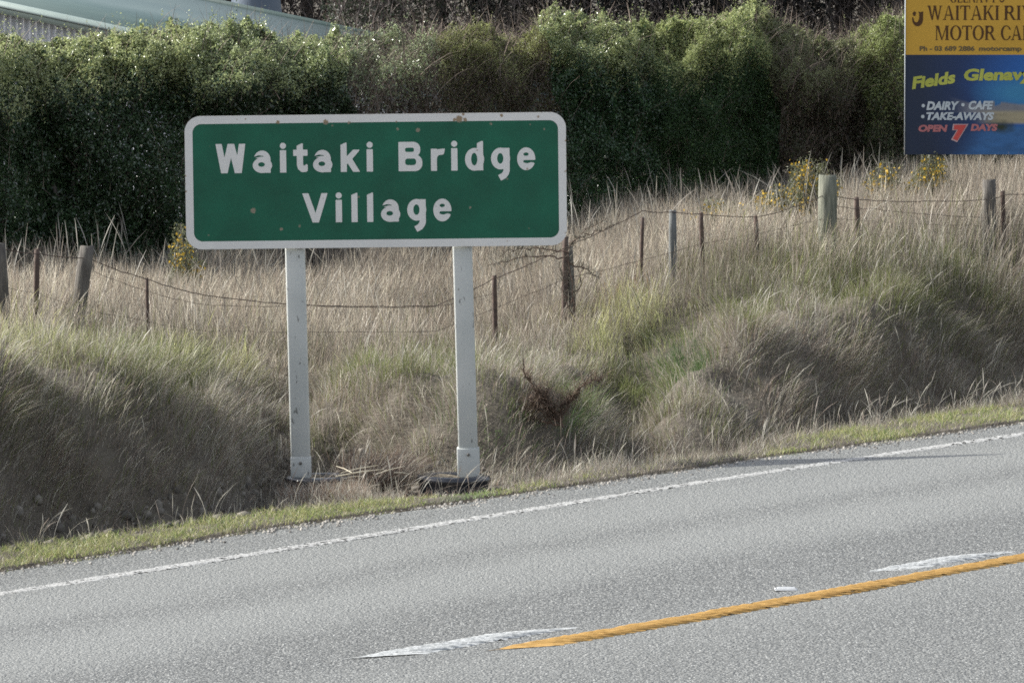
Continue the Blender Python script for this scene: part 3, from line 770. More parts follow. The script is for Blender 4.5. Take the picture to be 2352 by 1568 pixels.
def signpost(ut, ub, vt, vb, vs, w_px, sk=1.17):
    wdt = w_px * YS / F
    zt_, zb_ = float(zv(vt, YS)), float(zv(vb, YS))
    p = postmesh('post', SX(ub), SX(ut), zb_, zt_ , wdt, sign)
    us = ub + (ut - ub) * (vb - vs) / (vb - vt)
    sl_ = postmesh('sleeve', SX(ub), SX(us), zb_ - .01, float(zv(vs, YS)), wdt * sk, p, yoff=.035 - wdt * (sk - 1) / 2, depth=wdt * sk, bev=.008)
    a = np.arange(10) * math.pi / 5; bx, bz = SX(us + (ub - us) * .25), float(zv(vs + 14, YS))
    Vb = np.concatenate([[[bx + .011 * math.cos(q_), YS + .035 - wdt * (sk - 1) / 2 - .003 - d_, bz + .011 * math.sin(q_)] for q_ in a] for d_ in (0, .010)])
    mesh('bolt', Vb, [np.array([[i, (i + 1) % 10, 10 + (i + 1) % 10, 10 + i] for i in range(10)]), np.array([list(range(10, 20))])], m_bolt, p)
    return p
for (ut, ub, vt, vb, vs, sk) in ((669, 689, 300, 1108, 1050, 1.06), (1054, 1077, 300, 1120, 1030, 1.17)):
    signpost(ut, ub, vt, vb, vs, 44.5, sk)

# ------------------------------------------------------------------ tyres around the posts
m_rub, t, b = newmat('tyre_rubber')
nr = noise(t, 7, 4); r = ramp(t, nr.outputs[0], [(.35, (.014, .016, .021)), (.7, (.045, .047, .056))]); t.links.new(r.outputs[0], b.inputs['Base Color'])
b.inputs['Roughness'].default_value = .27; b.inputs['Specular IOR Level'].default_value = .6
bump(t, b, noise(t, 60, 3).outputs[0], .3, .002)
m_soil2 = mat_simple('tyre_fill_soil', (.12, .10, .075), (.22, .19, .14), 20, .95, .01, 30)
def tyre(u, v_top, Y, rad, hgt, tilt, label):
    c = pt(u, v_top, Y); zb = c[2] - hgt
    root = empty('tyre', (c[0], Y, zb)); tag(root, label, 'tyre', group='old tyres round the sign posts')
    R = rad
    prof = [(.60, .93), (.62, 1.0), (.70, 1.0), (.84, 1.02), (.95, .985), (1.0, .91), (1.0, .84), (.965, .77), (.93, .70), (.925, .5), (.93, .30), (.965, .23), (1.0, .16), (1.0, .09), (.95, .015), (.80, 0), (.62, 0), (.58, .1)]
    prof = np.array(prof); ns = 72; a = np.arange(ns) * 2 * math.pi / ns
    rr = prof[:, 0][None] * R * (1 + .012 * np.sin(a * 3 + 1))[:, None]
    tr = np.where((abs(prof[:, 1] - .5) < .28)[None, :], 1 - .015 * ((np.arange(ns) % 2)[:, None]), 1)
    V = np.stack([c[0] + rr * tr * np.cos(a)[:, None], Y + rr * tr * np.sin(a)[:, None], zb + prof[:, 1][None] * hgt + (rr * np.cos(a)[:, None]) * tilt + 0 * rr], -1)
    k = len(prof); i = np.arange(ns)[:, None]; j = np.arange(k - 1)[None]
    q_ = np.stack([i * k + j, i * k + j + 1, ((i + 1) % ns) * k + j + 1, ((i + 1) % ns) * k + j], -1).reshape(-1, 4)
    mesh('casing', V.reshape(-1, 3), [q_], m_rub, root, smooth=True)
    rs = np.linspace(0, .63, 7); Vs = np.stack([c[0] + R * rs[None] * np.cos(a)[:, None], Y + R * rs[None] * np.sin(a)[:, None], zb + hgt * .93 + (R * rs[None] * np.cos(a)[:, None]) * tilt + .02 * (vn(rs[None] * 6 + np.cos(a)[:, None] * 4, np.sin(a)[:, None] * 4 + rs[None], 0, 4) - .3)], -1)
    j = np.arange(6)[None]; q_ = np.stack([i * 7 + j, i * 7 + j + 1, ((i + 1) % ns) * 7 + j + 1, ((i + 1) % ns) * 7 + j], -1).reshape(-1, 4)
    mesh('soil_fill', Vs.reshape(-1, 3), [q_], m_soil2, root, smooth=True)
tyre(1041, 1091, YS + .06, .268, .205, -.010, 'old black tyre on its side round the foot of the sign post by the verge')
tyre(738, 1092, YS + .10, .262, .15, .03, 'old dark tyre half buried in grass round the foot of the shaded sign post')

# grass blades standing in front of the tyres
r_ = np.random.default_rng(66); n = 3400
u_ = np.where(r_.random(n) < .65, r_.uniform(645, 840, n), r_.uniform(640, 1160, n)); Y_ = YS - r_.uniform(.30, .95, n); X_ = (u_ - 1176) * Y_ / F
kk = (Y_ > y_edge(X_) + .3) & (r_.random(n) < np.where(u_ > 930, .28, 1)); X_, Y_ = X_[kk], Y_[kk]; n = len(X_)
P_ = np.stack([X_, Y_, ground_z(X_, Y_)], 1); cc = np.where((r_.random(n) < .4)[:, None], PALE * .9, BROWN * 1.5) * r_.uniform(.7, 1.2, n)[:, None]
tag(blades('foot_grass', P_, r_.uniform(.04, .11, n) * np.where(1176 + P_[:, 0] * F / P_[:, 1] < 850, 1.9, 1), r_.uniform(.003, .006, n), r_.normal(0, .05, (n, 2)), cc, [1, .8, .7, .3], m_grass, 9), 'thin reddish brown grass growing up around the two tyres', 'grass', kind='stuff')
# reddish stalk clump between the posts
n = 1300; a = r_.uniform(0, 6.28, n); rd = .16 * np.sqrt(r_.random(n)); X_ = SX(845) + rd * np.cos(a) * 1.4; Y_ = YS + .05 + rd * np.sin(a) * .8
P_ = np.stack([X_, Y_, ground_z(X_, Y_)], 1); cc = np.where((r_.random(n) < .3)[:, None], PALE * .8, np.array([.20, .145, .115])) * r_.uniform(.7, 1.2, n)[:, None]
ln_ = np.stack([(X_ - SX(825)) * .9 + r_.normal(.12, .13, n), r_.normal(0, .1, n)], 1) * .8
tag(blades('stalk_clump', P_, r_.uniform(.16, .42, n), r_.uniform(.002, .004, n), ln_, cc, [1, .8, .7, .7, 1.2, .3], m_grass, 10, powr=1.2), 'clump of reddish brown dry stalks between the two sign posts', 'grass', kind='stuff')

# fallen pale stalks
m_straw = mat_simple('straw', (.52, .45, .33), (.68, .62, .48), 30, .6, 0)
ST = [((770, 1094), (882, 1077), .006), ((782, 1086), (868, 1068), .004), ((796, 1102), (850, 1112), .006), ((790, 1098), (835, 1093), .004), ((860, 1090), (930, 1070), .0045), ((905, 1085), (940, 1088), .004), ((845, 1120), (872, 1112), .004), ((808, 1085), (772, 1070), .004)]
stl = ['long pale dry stalk lying over the half-buried tyre', 'thinner pale stalk just above the long one by the half-buried tyre', 'short thick pale stalk sloping down off the half-buried tyre', 'short straw lying level between the sign posts', 'bent pale stalk sloping up into the reddish clump', 'short pale straw end under the reddish clump', 'small loose straw low in front of the half-buried tyre', 'pale stalk crossing the long one at a steep angle']
for (a_, b_, r0), lb in zip(ST, stl):
    p1, p2 = pt(*a_, YS - .42), pt(*b_, YS - .30); md = (p1 + p2) / 2 + np.array([0, 0, .006])
    V, q_ = tube([[p1, md, p2]], [[r0 * .8, r0, r0 * .5]], 5)
    o = mesh('dry_stalk', V, [q_], m_straw); tag(o, lb, 'dry stalk', group='fallen pale stalks by the sign posts')

# ------------------------------------------------------------------ wire fence
fence = empty('wire_fence', tuple(pt(1100, 900, 44.6))); tag(fence, 'old sagging farm fence of rough wooden posts, rusty battens and wire in tall grass', 'fence')
def mat_wood(name, c1, c2, c3):
    m, t, b = newmat(name); mp_ = N(t, 'ShaderNodeMapping'); tc = N(t, 'ShaderNodeTexCoord'); t.links.new(tc.outputs['Object'], mp_.inputs[0]); mp_.inputs['Scale'].default_value = (40, 40, 5)
    n_ = noise(t, 1, 5, .65, vec=mp_.outputs[0]); r = ramp(t, n_.outputs[0], [(.3, c1), (.5, c2), (.7, c3)]); t.links.new(r.outputs[0], b.inputs['Base Color']); b.inputs['Roughness'].default_value = .9
    bump(t, b, n_.outputs[0], .9, .012); return m
m_wood = mat_wood('weathered_wood', (.075, .08, .06), (.15, .155, .12), (.24, .24, .19))
m_wdk = mat_wood('dark_wood', (.05, .045, .04), (.10, .09, .08), (.16, .15, .13))
m_wgrey = mat_wood('pale_grey_wood', (.08, .083, .082), (.125, .13, .128), (.17, .175, .172))
m_rust = mat_simple('rusty_steel', (.06, .045, .04), (.11, .075, .06), 25, .85, .002, 80)
def fpost(u, vtop, wpx, mat, label=None, lean=0.0, Y=None, hgt=1.25, name='post', rnd=.6):
    Y = Y or float(fence_y(u)); top = pt(u, vtop, Y); wd = wpx * Y / F
    ns = 12; a = np.arange(ns) * 2 * math.pi / ns
    se = lambda a: (abs(math.cos(a)) ** 4 + abs(math.sin(a)) ** 4) ** -.25
    rr = np.array([se(x) for x in a]) * wd / 2 * .97 if rnd < 1 else np.full(ns, wd / 2)
    zs = np.linspace(-hgt, 0, 9); V = []
    for k, z in enumerate(zs):
        for q_ in range(ns):
            rk = rr[q_] * (1 + .05 * (vn(z * 3, q_ * .9, 0, int(u) % 97) - .5) + .06 * (-z / hgt)) * (.93 if k == 8 else 1)
            V.append((top[0] + rk * math.cos(a[q_] + .2) + lean * z, Y + rk * math.sin(a[q_] + .2), top[2] + z + (.012 * math.sin(q_ * 2.1 + u) if k == 8 else 0)))
    i = np.arange(8)[:, None] * ns; j = np.arange(ns)[None]; j2 = (j + 1) % ns
    q4 = np.stack([i + j, i + j2, i + ns + j2, i + ns + j], -1).reshape(-1, 4)
    o = mesh(name, V, [q4, np.array([[8 * ns + k for k in range(ns)]])], mat, fence)
    if label: o['label'] = label
    return o
fpost(1901, 404, 41, m_wood, 'thick square grey-green post')
fpost(200, 566, 34, m_wdk, 'dark leaning post with wires', lean=.14)
fpost(-4, 560, 34, m_wdk, 'dark post cut by the picture edge', lean=-.06)
fpost(1545, 484, 17, m_wgrey, 'pale blue-grey post')
fpost(2272, 414, 30, m_wdk, 'short dark post')
fpost(1308, 566, 15, m_wdk, 'dark broken post under the dead branch', lean=-.05)
for u, vt, wp in ((85, 572, 13), (337, 640, 8), (1135, 634, 11), (1299, 545, 14), (1476, 500, 8), (1610, 489, 10), (1736, 497, 10), (1967, 454, 12), (2303, 440, 10)):
    fpost(u, vt, wp, m_rust, lean={85: .02, 1967: -.05}.get(u, .01 * ((u % 7) - 3)), name='batten', hgt=.85)
def wire(pts, r0=.0035, barb=False):
    P = np.array([pt(u, v, float(fence_y(u)) - .04) for u, v in pts])
    k = np.arange(len(P)); kk = np.linspace(0, len(P) - 1, (len(P) - 1) * 12 + 1)
    Q = np.stack([np.interp(kk, k, P[:, i]) for i in range(3)], 1)
    for i in range(1, len(Q) - 1):
        Q[i, 2] -= .010 * math.sin(math.pi * (kk[i] % 1))
    Q[1:-1] += rng.normal(0, .0025, (len(Q) - 2, 3))
    V, q_ = tube([Q], [np.full(len(Q), r0)], 5)
    mesh('wire', V, [q_], m_rust, fence)
wire([(-80, 545), (0, 570), (85, 582), (200, 592), (337, 641), (470, 678), (700, 700), (1000, 702), (1135, 640), (1299, 568), (1476, 484), (1545, 486), (1610, 491), (1736, 498), (1820, 476), (1901, 444), (1967, 458), (2120, 462), (2272, 458), (2303, 448), (2500, 430)], .0036)
wire([(-80, 640), (0, 655), (85, 672), (190, 706), (300, 730), (470, 760), (1000, 760), (1299, 640), (1610, 560), (1901, 500), (2272, 520), (2500, 500)], .0020)
wire([(1901, 470), (2000, 480), (2272, 500), (2500, 480)], .0025)
wire([(215, 622), (337, 668), (470, 700), (700, 702), (1000, 704), (1135, 672)], .0018)

# ------------------------------------------------------------------ leaves
def leaves(name, P, size, colr, mat, parent, seed, nrm=None, asp=.5, fold=.25, spread=1.0):
    r_ = np.random.default_rng(seed); n = len(P)
    d = r_.normal(0, 1, (n, 3)); d[:, 2] += .3
    d /= np.linalg.norm(d, axis=1)[:, None]
    nn = r_.normal(0, spread, (n, 3)) + (nrm if nrm is not None else np.array([0, -.3, .6]))
    s_ = np.cross(d, nn); s_ /= np.linalg.norm(s_, axis=1)[:, None] + 1e-9
    up = np.cross(s_, d)
    L = size[:, None]
    b0 = P - d * L * .5; tip = P + d * L * .5
    l = P + s_ * L * asp * .5 + up * L * fold * .3; r2_ = P - s_ * L * asp * .5 + up * L * fold * .3
    V = np.stack([b0, l, tip, r2_], 1).reshape(-1, 3)
    i = (np.arange(n) * 4)[:, None]
    q_ = np.concatenate([i + np.array([[0, 1, 2]]), i + np.array([[0, 2, 3]])])
    return mesh(name, V, [q_], mat, parent, colors=np.clip(np.repeat(colr, 4, 0), 0, 1))
m_gloss = mat_leaf('glossy_leaf', .24, .8, .42)
m_matte = mat_leaf('matte_leaf', .36, .5, .5)
m_twig = mat_leaf('twig', .8, .2, 0)

# outline of the hedge top, read along the row
TU = np.array([-900, -500, -150, 0, 70, 170, 300, 410, 470, 560, 640, 760, 880, 1000, 1060, 1130, 1190, 1225, 1260, 1320, 1400, 1450, 1510, 1580, 1625, 1680, 1730, 1760, 1800, 1870, 1930, 1980, 2030, 2090, 2300, 2600, 3000], float)
TV = np.array([95, 90, 90, 98, 112, 88, 78, 58, 76, 82, 84, 92, 104, 86, 68, 62, 80, 52, 30, 46, 56, 66, 68, 62, 54, 40, 16, 48, 84, 100, 94, 70, 40, 22, 30, 40, 60], float)
BUSH = [  # (u0, u1, name, label, leaf colours, new-growth colour brightened as sunlit crest, leaf size, count, twig share, gloss)
    (-500, 455, 'hedge_shrub', 'wide dark glossy-leaved hedge shrub in front of the corrugated building', [(.035, .065, .03), (.05, .085, .04)], (.38, .42, .20), .038, 72000, .10, 1),
    (455, 800, 'hedge_shrub', 'dark glossy hedge shrub rising behind the top edge of the green sign nearer the building', [(.035, .06, .03), (.05, .08, .04)], (.36, .41, .20), .038, 38000, .15, 1),
    (800, 1010, 'hedge_shrub', 'grey-brown twiggy hedge shrub with pale glossy leaf tips behind the middle of the sign', [(.06, .075, .05), (.09, .085, .06)], (.29, .34, .19), .038, 16000, .6, 1),
    (1010, 1265, 'hedge_shrub', 'olive fine-leaved shrub going brown below, behind the word Bridge', [(.07, .085, .035), (.10, .10, .05)], (.27, .29, .12), .028, 42000, .4, 0),
    (1265, 1500, 'hedge_shrub', 'dark glossy shrub with a feathery lime crest beside the sign corner', [(.03, .065, .028), (.045, .085, .035)], (.33, .37, .17), .033, 34000, .15, 1),
    (1500, 1770, 'hedge_shrub', 'tall dark green shrub with bright lime top, highest of the hedge', [(.035, .07, .028), (.05, .09, .035)], (.35, .39, .17), .031, 44000, .12, 0),
    (1770, 1965, 'hedge_shrub', 'half-dead brown shrub between the lime-topped one and the bright green one', [(.065, .075, .04), (.085, .085, .05)], (.22, .24, .12), .032, 34000, .5, 0),
    (1965, 2180, 'hedge_shrub', 'bright green loose shrub against the edge of the billboard', [(.06, .075, .04), (.08, .10, .05)], (.33, .38, .15), .032, 30000, .4, 0),
    (2180, 2850, 'hedge_shrub', 'dark shrub hidden behind the billboard', [(.035, .06, .03), (.05, .08, .035)], (.16, .22, .08), .040, 26000, .2, 0),
]
def htop(u, X): return np.interp(u, TU, TV) + 14 + 10 * sstep(500, 100, u)
for bi, (u0, u1, nm, lb, cols, tipc, lsz, cnt, twg, gls) in enumerate(BUSH):
    r_ = np.random.default_rng(200 + bi)
    um = (u0 + u1) / 2; Ym = float(hedge_y(um)); Xm = (um - 1176) * Ym / F
    root = empty(nm, (Xm, Ym + .7, float(ground_z(Xm, Ym + .7)))); tag(root, lb, 'hedge shrub', group='shrubs of the long hedge')
    m0 = int(cnt * 3.4)
    # shells: front face and top
    def candidates(m):
        u = r_.uniform(u0 - 30, u1 + 30, m); top = r_.random(m) < .42
        Yb = hedge_y(u); X0 = (u - 1176) * Yb / F
        h = np.where(top, 1.0, r_.random(m) ** .85)
        g0 = ground_z(X0, Yb + .4)
        zt_ = zv(htop(u, X0), Yb + .5)
        lump = fbm(X0 * 1.2, h * 2.2, 0, 300, 3) - .5
        lump2 = fbm(X0 * 4.5, h * 7, 0, 301, 2) - .5
        front = Yb + .55 - lump * .9 - lump2 * .55 - .45 * h ** 1.5 + .25 * sstep(.9, 1, h)
        dep = r_.exponential(.30, m)
        Y = np.where(top, front + r_.random(m) * 1.5, front + dep)
        tz = zt_ + (fbm(X0 * 2.5, (Y - Yb) * 2, 0, 302) - .5) * .42 + (fbm(X0 * 9, Y * 6, 0, 303) - .5) * .30
        tz = tz - .16 * sstep(.5, 0, Y - front)
        Z = np.where(top, tz - r_.exponential(.10, m), g0 + .05 + (tz - g0 - .05) * h)
        X = (u - 1176) * Y / F
        return u, X, Y, Z, tz, front, g0
    u, X, Y, Z, tz, front, g0 = candidates(m0)
    bw = (fbm(Z * 1.5, X * 0, 0, 310) - .5) * 120
    keep = (u + bw > u0) & (u + bw <= u1)
    u, X, Y, Z, tz, front, g0 = [q_[keep] for q_ in (u, X, Y, Z, tz, front, g0)]
    dead = fbm(X * 1.3, Z * 1.6, 0, 320 + bi)
    keep = r_.random(len(u)) < np.clip(1.25 - twg * 1.3 * (dead > .46) - .25 * sstep(1.2, .2, Z - g0), .15, 1)
    u, X, Y, Z, tz, front, g0 = [q_[keep] for q_ in (u, X, Y, Z, tz, front, g0)]
    n = len(u); P = np.stack([X, Y, Z], 1)
    # upright shoots above the clipped outline
    ms = int((u1 - u0) * .9); us, Xs, Ys, Zs, tzs, fs, gs = candidates(ms * 3)
    ks = (us > u0) & (us <= u1) & (tzs - Zs < .12); Xs, Ys, Zs, tzs = [q_[ks] for q_ in (Xs, Ys, Zs, tzs)]
    hs = r_.uniform(.02, .11, len(Xs)) + .16 * (r_.random(len(Xs)) < .06); lx = r_.normal(0, .35, len(Xs))
    per = 14; t_ = np.tile(np.linspace(0, 1, per), len(Xs)); Xs, Ys, Zs, tzs, hs, lx = [np.repeat(q_, per) for q_ in (Xs, Ys, Zs, tzs, hs, lx)]
    PS = np.stack([Xs + lx * hs * t_, Ys, tzs + hs * t_], 1) + r_.normal(0, .016, (len(Xs), 3))
    P = np.concatenate([P, PS]); Z = P[:, 2]; X = P[:, 0]; Y = P[:, 1]; tz = np.concatenate([tz, tzs]); n = len(P)
    c = 1.3 * np.array(cols)[r_.integers(0, len(cols), n)] * r_.uniform(.7, 1.35, n)[:, None]
    # young growth on the crest, painted brighter to stand for the sunlit top
    yg = (r_.random(n) < .85 * sstep(.50, .04, tz - Z + .25 * (fbm(X * 2, Y, 0, 330) - .5)))[:, None]
    c = np.where(yg, np.array(tipc) * r_.uniform(.7, 1.3, n)[:, None], c)
    if bi == 7:
        k = (r_.random(n) < .8 * sstep(1.2, .3, tz - Z))[:, None]; c = np.where(k, np.array(tipc) * r_.uniform(.5, 1.1, n)[:, None], c)
    if bi in (2, 3, 6):
        k = (r_.random(n) < .5)[:, None]; c = np.where(k & ~yg, np.array([.13, .10, .08]) * r_.uniform(.6, 1.3, n)[:, None], c)
    inner = np.where(Y - (hedge_y(1176 + X * F / Y) + .55) > .25, 1.9, 1.0) * np.where(tz - Z > .35, 1, .75)
    inner[len(P) - len(PS):] = .62
    leaves('foliage', P, lsz * inner * r_.uniform(.6, 1.35, n), c, m_gloss if gls else m_matte, root, 400 + bi, asp=.5 if gls else .4, fold=.4)
    # twigs
    nt_ = int(400 + 9000 * twg * (u1 - u0) / 260)
    u, X, Y, Z, tz, front, g0 = candidates(nt_)
    keep = (u > u0) & (u <= u1); X, Y, Z, g0, tz = [q_[keep] for q_ in (X, Y, Z, g0, tz)]; n = len(X)
    P = np.stack([X, Y + .08, np.minimum(Z, tz - .05) - .1], 1)
    cc = np.array([.15, .12, .10])[None] * r_.uniform(.6, 1.9, n)[:, None]
    H = r_.uniform(.12, .5, n); ln_ = r_.normal(0, .6, (n, 2)) * H[:, None]
    blades('branches', P, H, r_.uniform(.003, .009, n), ln_, cc, [1, .8, .6, .3], m_twig, 450 + bi, powr=1.1, parent=root)
    # stems
    paths, rad = [], []
    for k in range(max(4, int((u1 - u0) / 40))):
        uu = u0 + (u1 - u0) * (k + r_.random()) / max(4, int((u1 - u0) / 40)); yy = float(hedge_y(uu)) + .9; xx = (uu - 1176) * yy / F
        g = float(ground_z(xx, yy)); hh = float(zv(np.interp(uu, TU, TV), yy)) - g
        paths.append([(xx, yy, g - .1), (xx + r_.normal(0, .08), yy, g + hh * .35), (xx + r_.normal(0, .2), yy + r_.normal(0, .1), g + hh * .8)]); rad.append([.04, .028, .01])
    V, q_ = tube(paths, rad, 6); mesh('stems', V, [q_], m_wdk, root)

# ------------------------------------------------------------------ corrugated building behind the hedge
mb, t, b = newmat('corrugated_steel')
nb = noise(t, 1.5, 3); r = ramp(t, nb.outputs[0], [(.3, (.44, .46, .50)), (.7, (.52, .54, .58))]); t.links.new(r.outputs[0], b.inputs['Base Color']); b.inputs['Roughness'].default_value = .45
mroof = mat_simple('roof_sheet', (.05, .085, .085), (.068, .105, .10), 1.2, .5, 0)
mflash = mat_simple('barge_flashing', (.22, .28, .27), (.27, .33, .31), 2, .5, 0)
YB = 60.0
def bz(x): return 3.137 - .203 * (x + 5.56)
def by(x): return YB - .364 * (x + 5.56)
bld = empty('farm_building', (-5, YB, .3)); tag(bld, 'farm building with pale corrugated end wall and low grey-green roof beyond the hedge', 'building')
nx_, ny_ = -.342, -.94                       # outward direction of the end wall
xs = np.arange(-12.0, -.2, .0095); off = .018 * np.sin(xs / .0715 * 2 * math.pi)
wx, wy = xs + nx_ * off, by(xs) + ny_ * off
V = np.concatenate([np.stack([wx, wy, np.full(len(xs), .2)], 1), np.stack([wx, wy, bz(np.maximum(xs, -10)) - .05 - .2 * np.maximum(0, -10 - xs)], 1)])
n = len(xs); q_ = np.stack([np.arange(n - 1), np.arange(1, n), n + np.arange(1, n), n + np.arange(n - 1)], 1)
mesh('wall', V, [q_], mb, bld, smooth=True)
LR = 5.3
def slab(xa, xb, za, zb, nm, mat, o0=.12, o1=LR, th=.03, dz=.03):
    V = []
    for o_ in (-o0, o1):
        for x, z in ((xa, za), (xb, zb), (xb, zb - th), (xa, za - th)):
            V.append((x - nx_ * o_, by(x) - ny_ * o_, z + dz))
    return mesh(nm, V, [np.array([[0, 1, 5, 4], [1, 2, 6, 5], [2, 3, 7, 6], [0, 3, 2, 1], [4, 5, 6, 7], [3, 0, 4, 7]])], mat, bld)
slab(-10, .35, bz(-10), bz(.35), 'roof', mroof)
slab(-16, -10, bz(-10) - 1.2, bz(-10), 'roof', mroof)
slab(-10, .4, bz(-10) + .048, bz(.4) + .048, 'barge_flashing', mflash, .17, -.12, .135, 0)
slab(-10, .4, bz(-10) - .005, bz(.4) - .005, 'flashing_fold', mat_simple('fold_steel', (.06, .085, .085), (.08, .1, .1), 3, .6, 0), .185, -.171, .022, 0)
slab(-10, .4, bz(-10) + .07, bz(.4) + .07, 'barge_flashing', mat_simple('far_barge', (.05, .085, .08), (.07, .1, .095), 3, .6, 0), -LR, LR + .05, .09, 0)

# blue-grey tank behind the roof
c = pt(588, 61, 92); R = .40
root = empty('water_tank', (c[0], 92, .2)); tag(root, 'tall narrow blue-grey tank standing beyond the farm building roof', 'tank')
ns = 40; a = np.arange(ns) * 2 * math.pi / ns; prof = [(.42, .2), (.435, 1.5), (.44, 2.3), (.43, 2.75), (.40, 3.0), (.36, 3.3), (.33, 3.6), (.24, 3.78), (.08, 3.86), (0.005, 3.87)]
V = np.array([[c[0] + r0 * math.cos(x), 92 + r0 * math.sin(x), z] for r0, z in prof for x in a])
i = np.arange(len(prof) - 1)[:, None] * ns; j = np.arange(ns)[None]; j2 = (j + 1) % ns
mesh('tank_shell', V, [np.stack([i + j, i + j2, i + ns + j2, i + ns + j], -1).reshape(-1, 4)], mat_simple('tank_grey', (.085, .115, .155), (.105, .135, .175), 1.5, .6, 0), root, smooth=True)
V, q_ = tube([[(c[0] + .12, 92, 3.8), (c[0] + .12, 92, 4.1)]], [[.03, .03]], 8); mesh('vent_pipe', V, [q_], mroof, root)

# ------------------------------------------------------------------ dark shelter belt
TREES = [(-150, 'dense dark shelter tree behind the farm building', 0), (330, 'dark twiggy shelter tree above the grey-green roof', 1), (700, 'brown-twigged shelter tree beside the blue-grey tank', 1), (1000, 'dark shelter tree above the middle of the village sign', 0), (1330, 'very dark shelter tree behind the feathery lime shrub', 2),
         (1640, 'very dark shelter tree behind the highest lime-topped shrub', 2), (1930, 'bare-branched grey tree standing behind the half-dead shrub', 3), (2230, 'dark shelter tree behind the yellow billboard', 0), (2600, 'dark shelter tree beyond the far end of the billboard', 0)]
for ti, (u, lb, kd) in enumerate(TREES):
    r_ = np.random.default_rng(600 + ti); Y0 = 97.0 + r_.uniform(-.6, .6) if u < 800 else 72 + r_.uniform(-.5, .5)
    X0 = (u - 1176) * Y0 / F; g = float(ground_z(X0, Y0)); Wt = 1.75 if u < 800 else 1.25
    root = empty('shelter_tree', (X0, Y0, g)); tag(root, lb, 'tree', group='trees of the dark shelter belt')
    n = 62000
    X = X0 + r_.uniform(-Wt, Wt, n) * 1.15; Z = g + .2 + 6.5 * r_.random(n) ** 1.1
    lump = fbm(X * 1.0, Z * 1.0, 0, 610) - .5
    Y = Y0 - .9 - lump * 1.6 + r_.exponential(.45, n); Y = np.where(r_.random(n) < .4, Y0 + 1.0 + r_.exponential(.3, n), Y)
    Z = np.minimum(Z, g + 6.4 - .8 * ((X - X0) / Wt) ** 2 + .5 * (fbm(X * 2, Y, 0, 611) - .5))
    base = np.array([[.035, .045, .03], [.04, .04, .032], [.018, .024, .022], [.05, .045, .04]][kd])
    cc = base * r_.uniform(.6, 1.6, n)[:, None]; br = (r_.random(n) < (.3, .6, .15, .7)[kd])[:, None]; cc = np.where(br, np.array([.065, .05, .045]) * r_.uniform(.5, 1.3, n)[:, None], cc)
    kk = r_.random(n) < (1, .95, 1, .85)[kd]
    leaves('crown', np.stack([X, Y, Z], 1)[kk], .085 * r_.uniform(.4, 1.3, kk.sum()), cc[kk], m_matte, root, 620 + ti, asp=.35)
    m = (2200, 4200, 1400, 3600)[kd]
    X = X0 + r_.uniform(-Wt, Wt, m); Z = g + r_.uniform(1.0, 5.5, m); Y = Y0 - 1.15 + r_.uniform(-.4, .4, m)
    H = r_.uniform(.15, .7, m); blades('twigs', np.stack([X, Y, Z], 1), H, r_.uniform(.005, .014, m), r_.normal(0, .55, (m, 2)) * H[:, None], np.array([.11, .092, .085])[None] * r_.uniform(.4, 1.6, m)[:, None], [1, .8, .6, .3], m_twig, 640 + ti, powr=1.2, parent=root)
    paths = [[(X0, Y0, g - .2), (X0 + .05, Y0, g + 2.5), (X0 + r_.normal(0, .2), Y0, g + 6)]]; rad = [[.16, .12, .03]]
    for k in range(16 if kd == 3 else 7):
        z0 = g + r_.uniform(1.0, 3.4); a_ = r_.normal(0, .8); L = r_.uniform(.9, 1.8)
        p0_ = np.array([X0 + r_.uniform(-.5, .5), Y0 - (.9 if kd == 3 else 0), z0]); paths.append([p0_, p0_ + np.array([math.sin(a_) * L * .5, -.35, L * .55]), p0_ + np.array([math.sin(a_) * L * 1.1, -.6, L])]); rad.append([.035, .022, .008])
    V, q_ = tube(paths, rad, 6); mesh('trunk', V, [q_], mat_simple('bark', (.04, .036, .033), (.085, .075, .07), 6, .9, .01, 30) if ti == 0 else bpy.data.materials['bark'], root)

# ------------------------------------------------------------------ billboard
YBB = 50.6; kb = YBB / F
def BX(u): return (u - 1176) * kb
def BZ(v): return zv(v, YBB)
bb = empty('billboard', (BX(2380), YBB, float(BZ(360)) - 1.0)); tag(bb, 'two-panel roadside billboard, yellow motor camp panel over blue store panel', 'billboard')
UR = 2700
def panel(name, v0, v1, mat, off, colors=None, uu=(2078.5, UR)):
    x0, x1, z0, z1 = BX(uu[0]), BX(uu[1]), BZ(v1), BZ(v0)
    nx_, nz_ = 320, 150
    gx_, gz_ = np.meshgrid(np.linspace(x0, x1, nx_), np.linspace(z0, z1, nz_), indexing='ij')
    V = np.stack([gx_, np.full(gx_.shape, YBB - off), gz_], -1).reshape(-1, 3); id_ = np.arange(nx_ * nz_).reshape(nx_, nz_)
    q_ = np.stack([id_[:-1, :-1], id_[1:, :-1], id_[1:, 1:], id_[:-1, 1:]], -1).reshape(-1, 4)
    cc = colors(gx_ / kb + 1176, (HC - gz_) * 0 + np.linspace(v1, v0, nz_)[None] + 0 * gx_) if colors else None
    return mesh(name, V, [q_], mat, bb, colors=cc.reshape(-1, 3) if cc is not None else None)
V, q_ = box(BX(2078.5) + .001, BX(UR) - .001, YBB, YBB + .03, BZ(355) + .001, BZ(-72))
mesh('backing_board', V, [q_], mat_simple('plywood', (.35, .33, .3), (.45, .43, .4), 6, .7, 0), bb)
V, q_ = box(BX(2077), BX(2078.5), YBB - .012, YBB + .03, BZ(356), BZ(-72))
mesh('edge_strip', V, [q_], mat_simple('edge_strip', (.35, .38, .42), (.45, .48, .5), 6, .5, 0), bb)
m_yel = mat_simple('yellow_panel', (.50, .285, .028), (.55, .315, .034), 2, .5, 0)
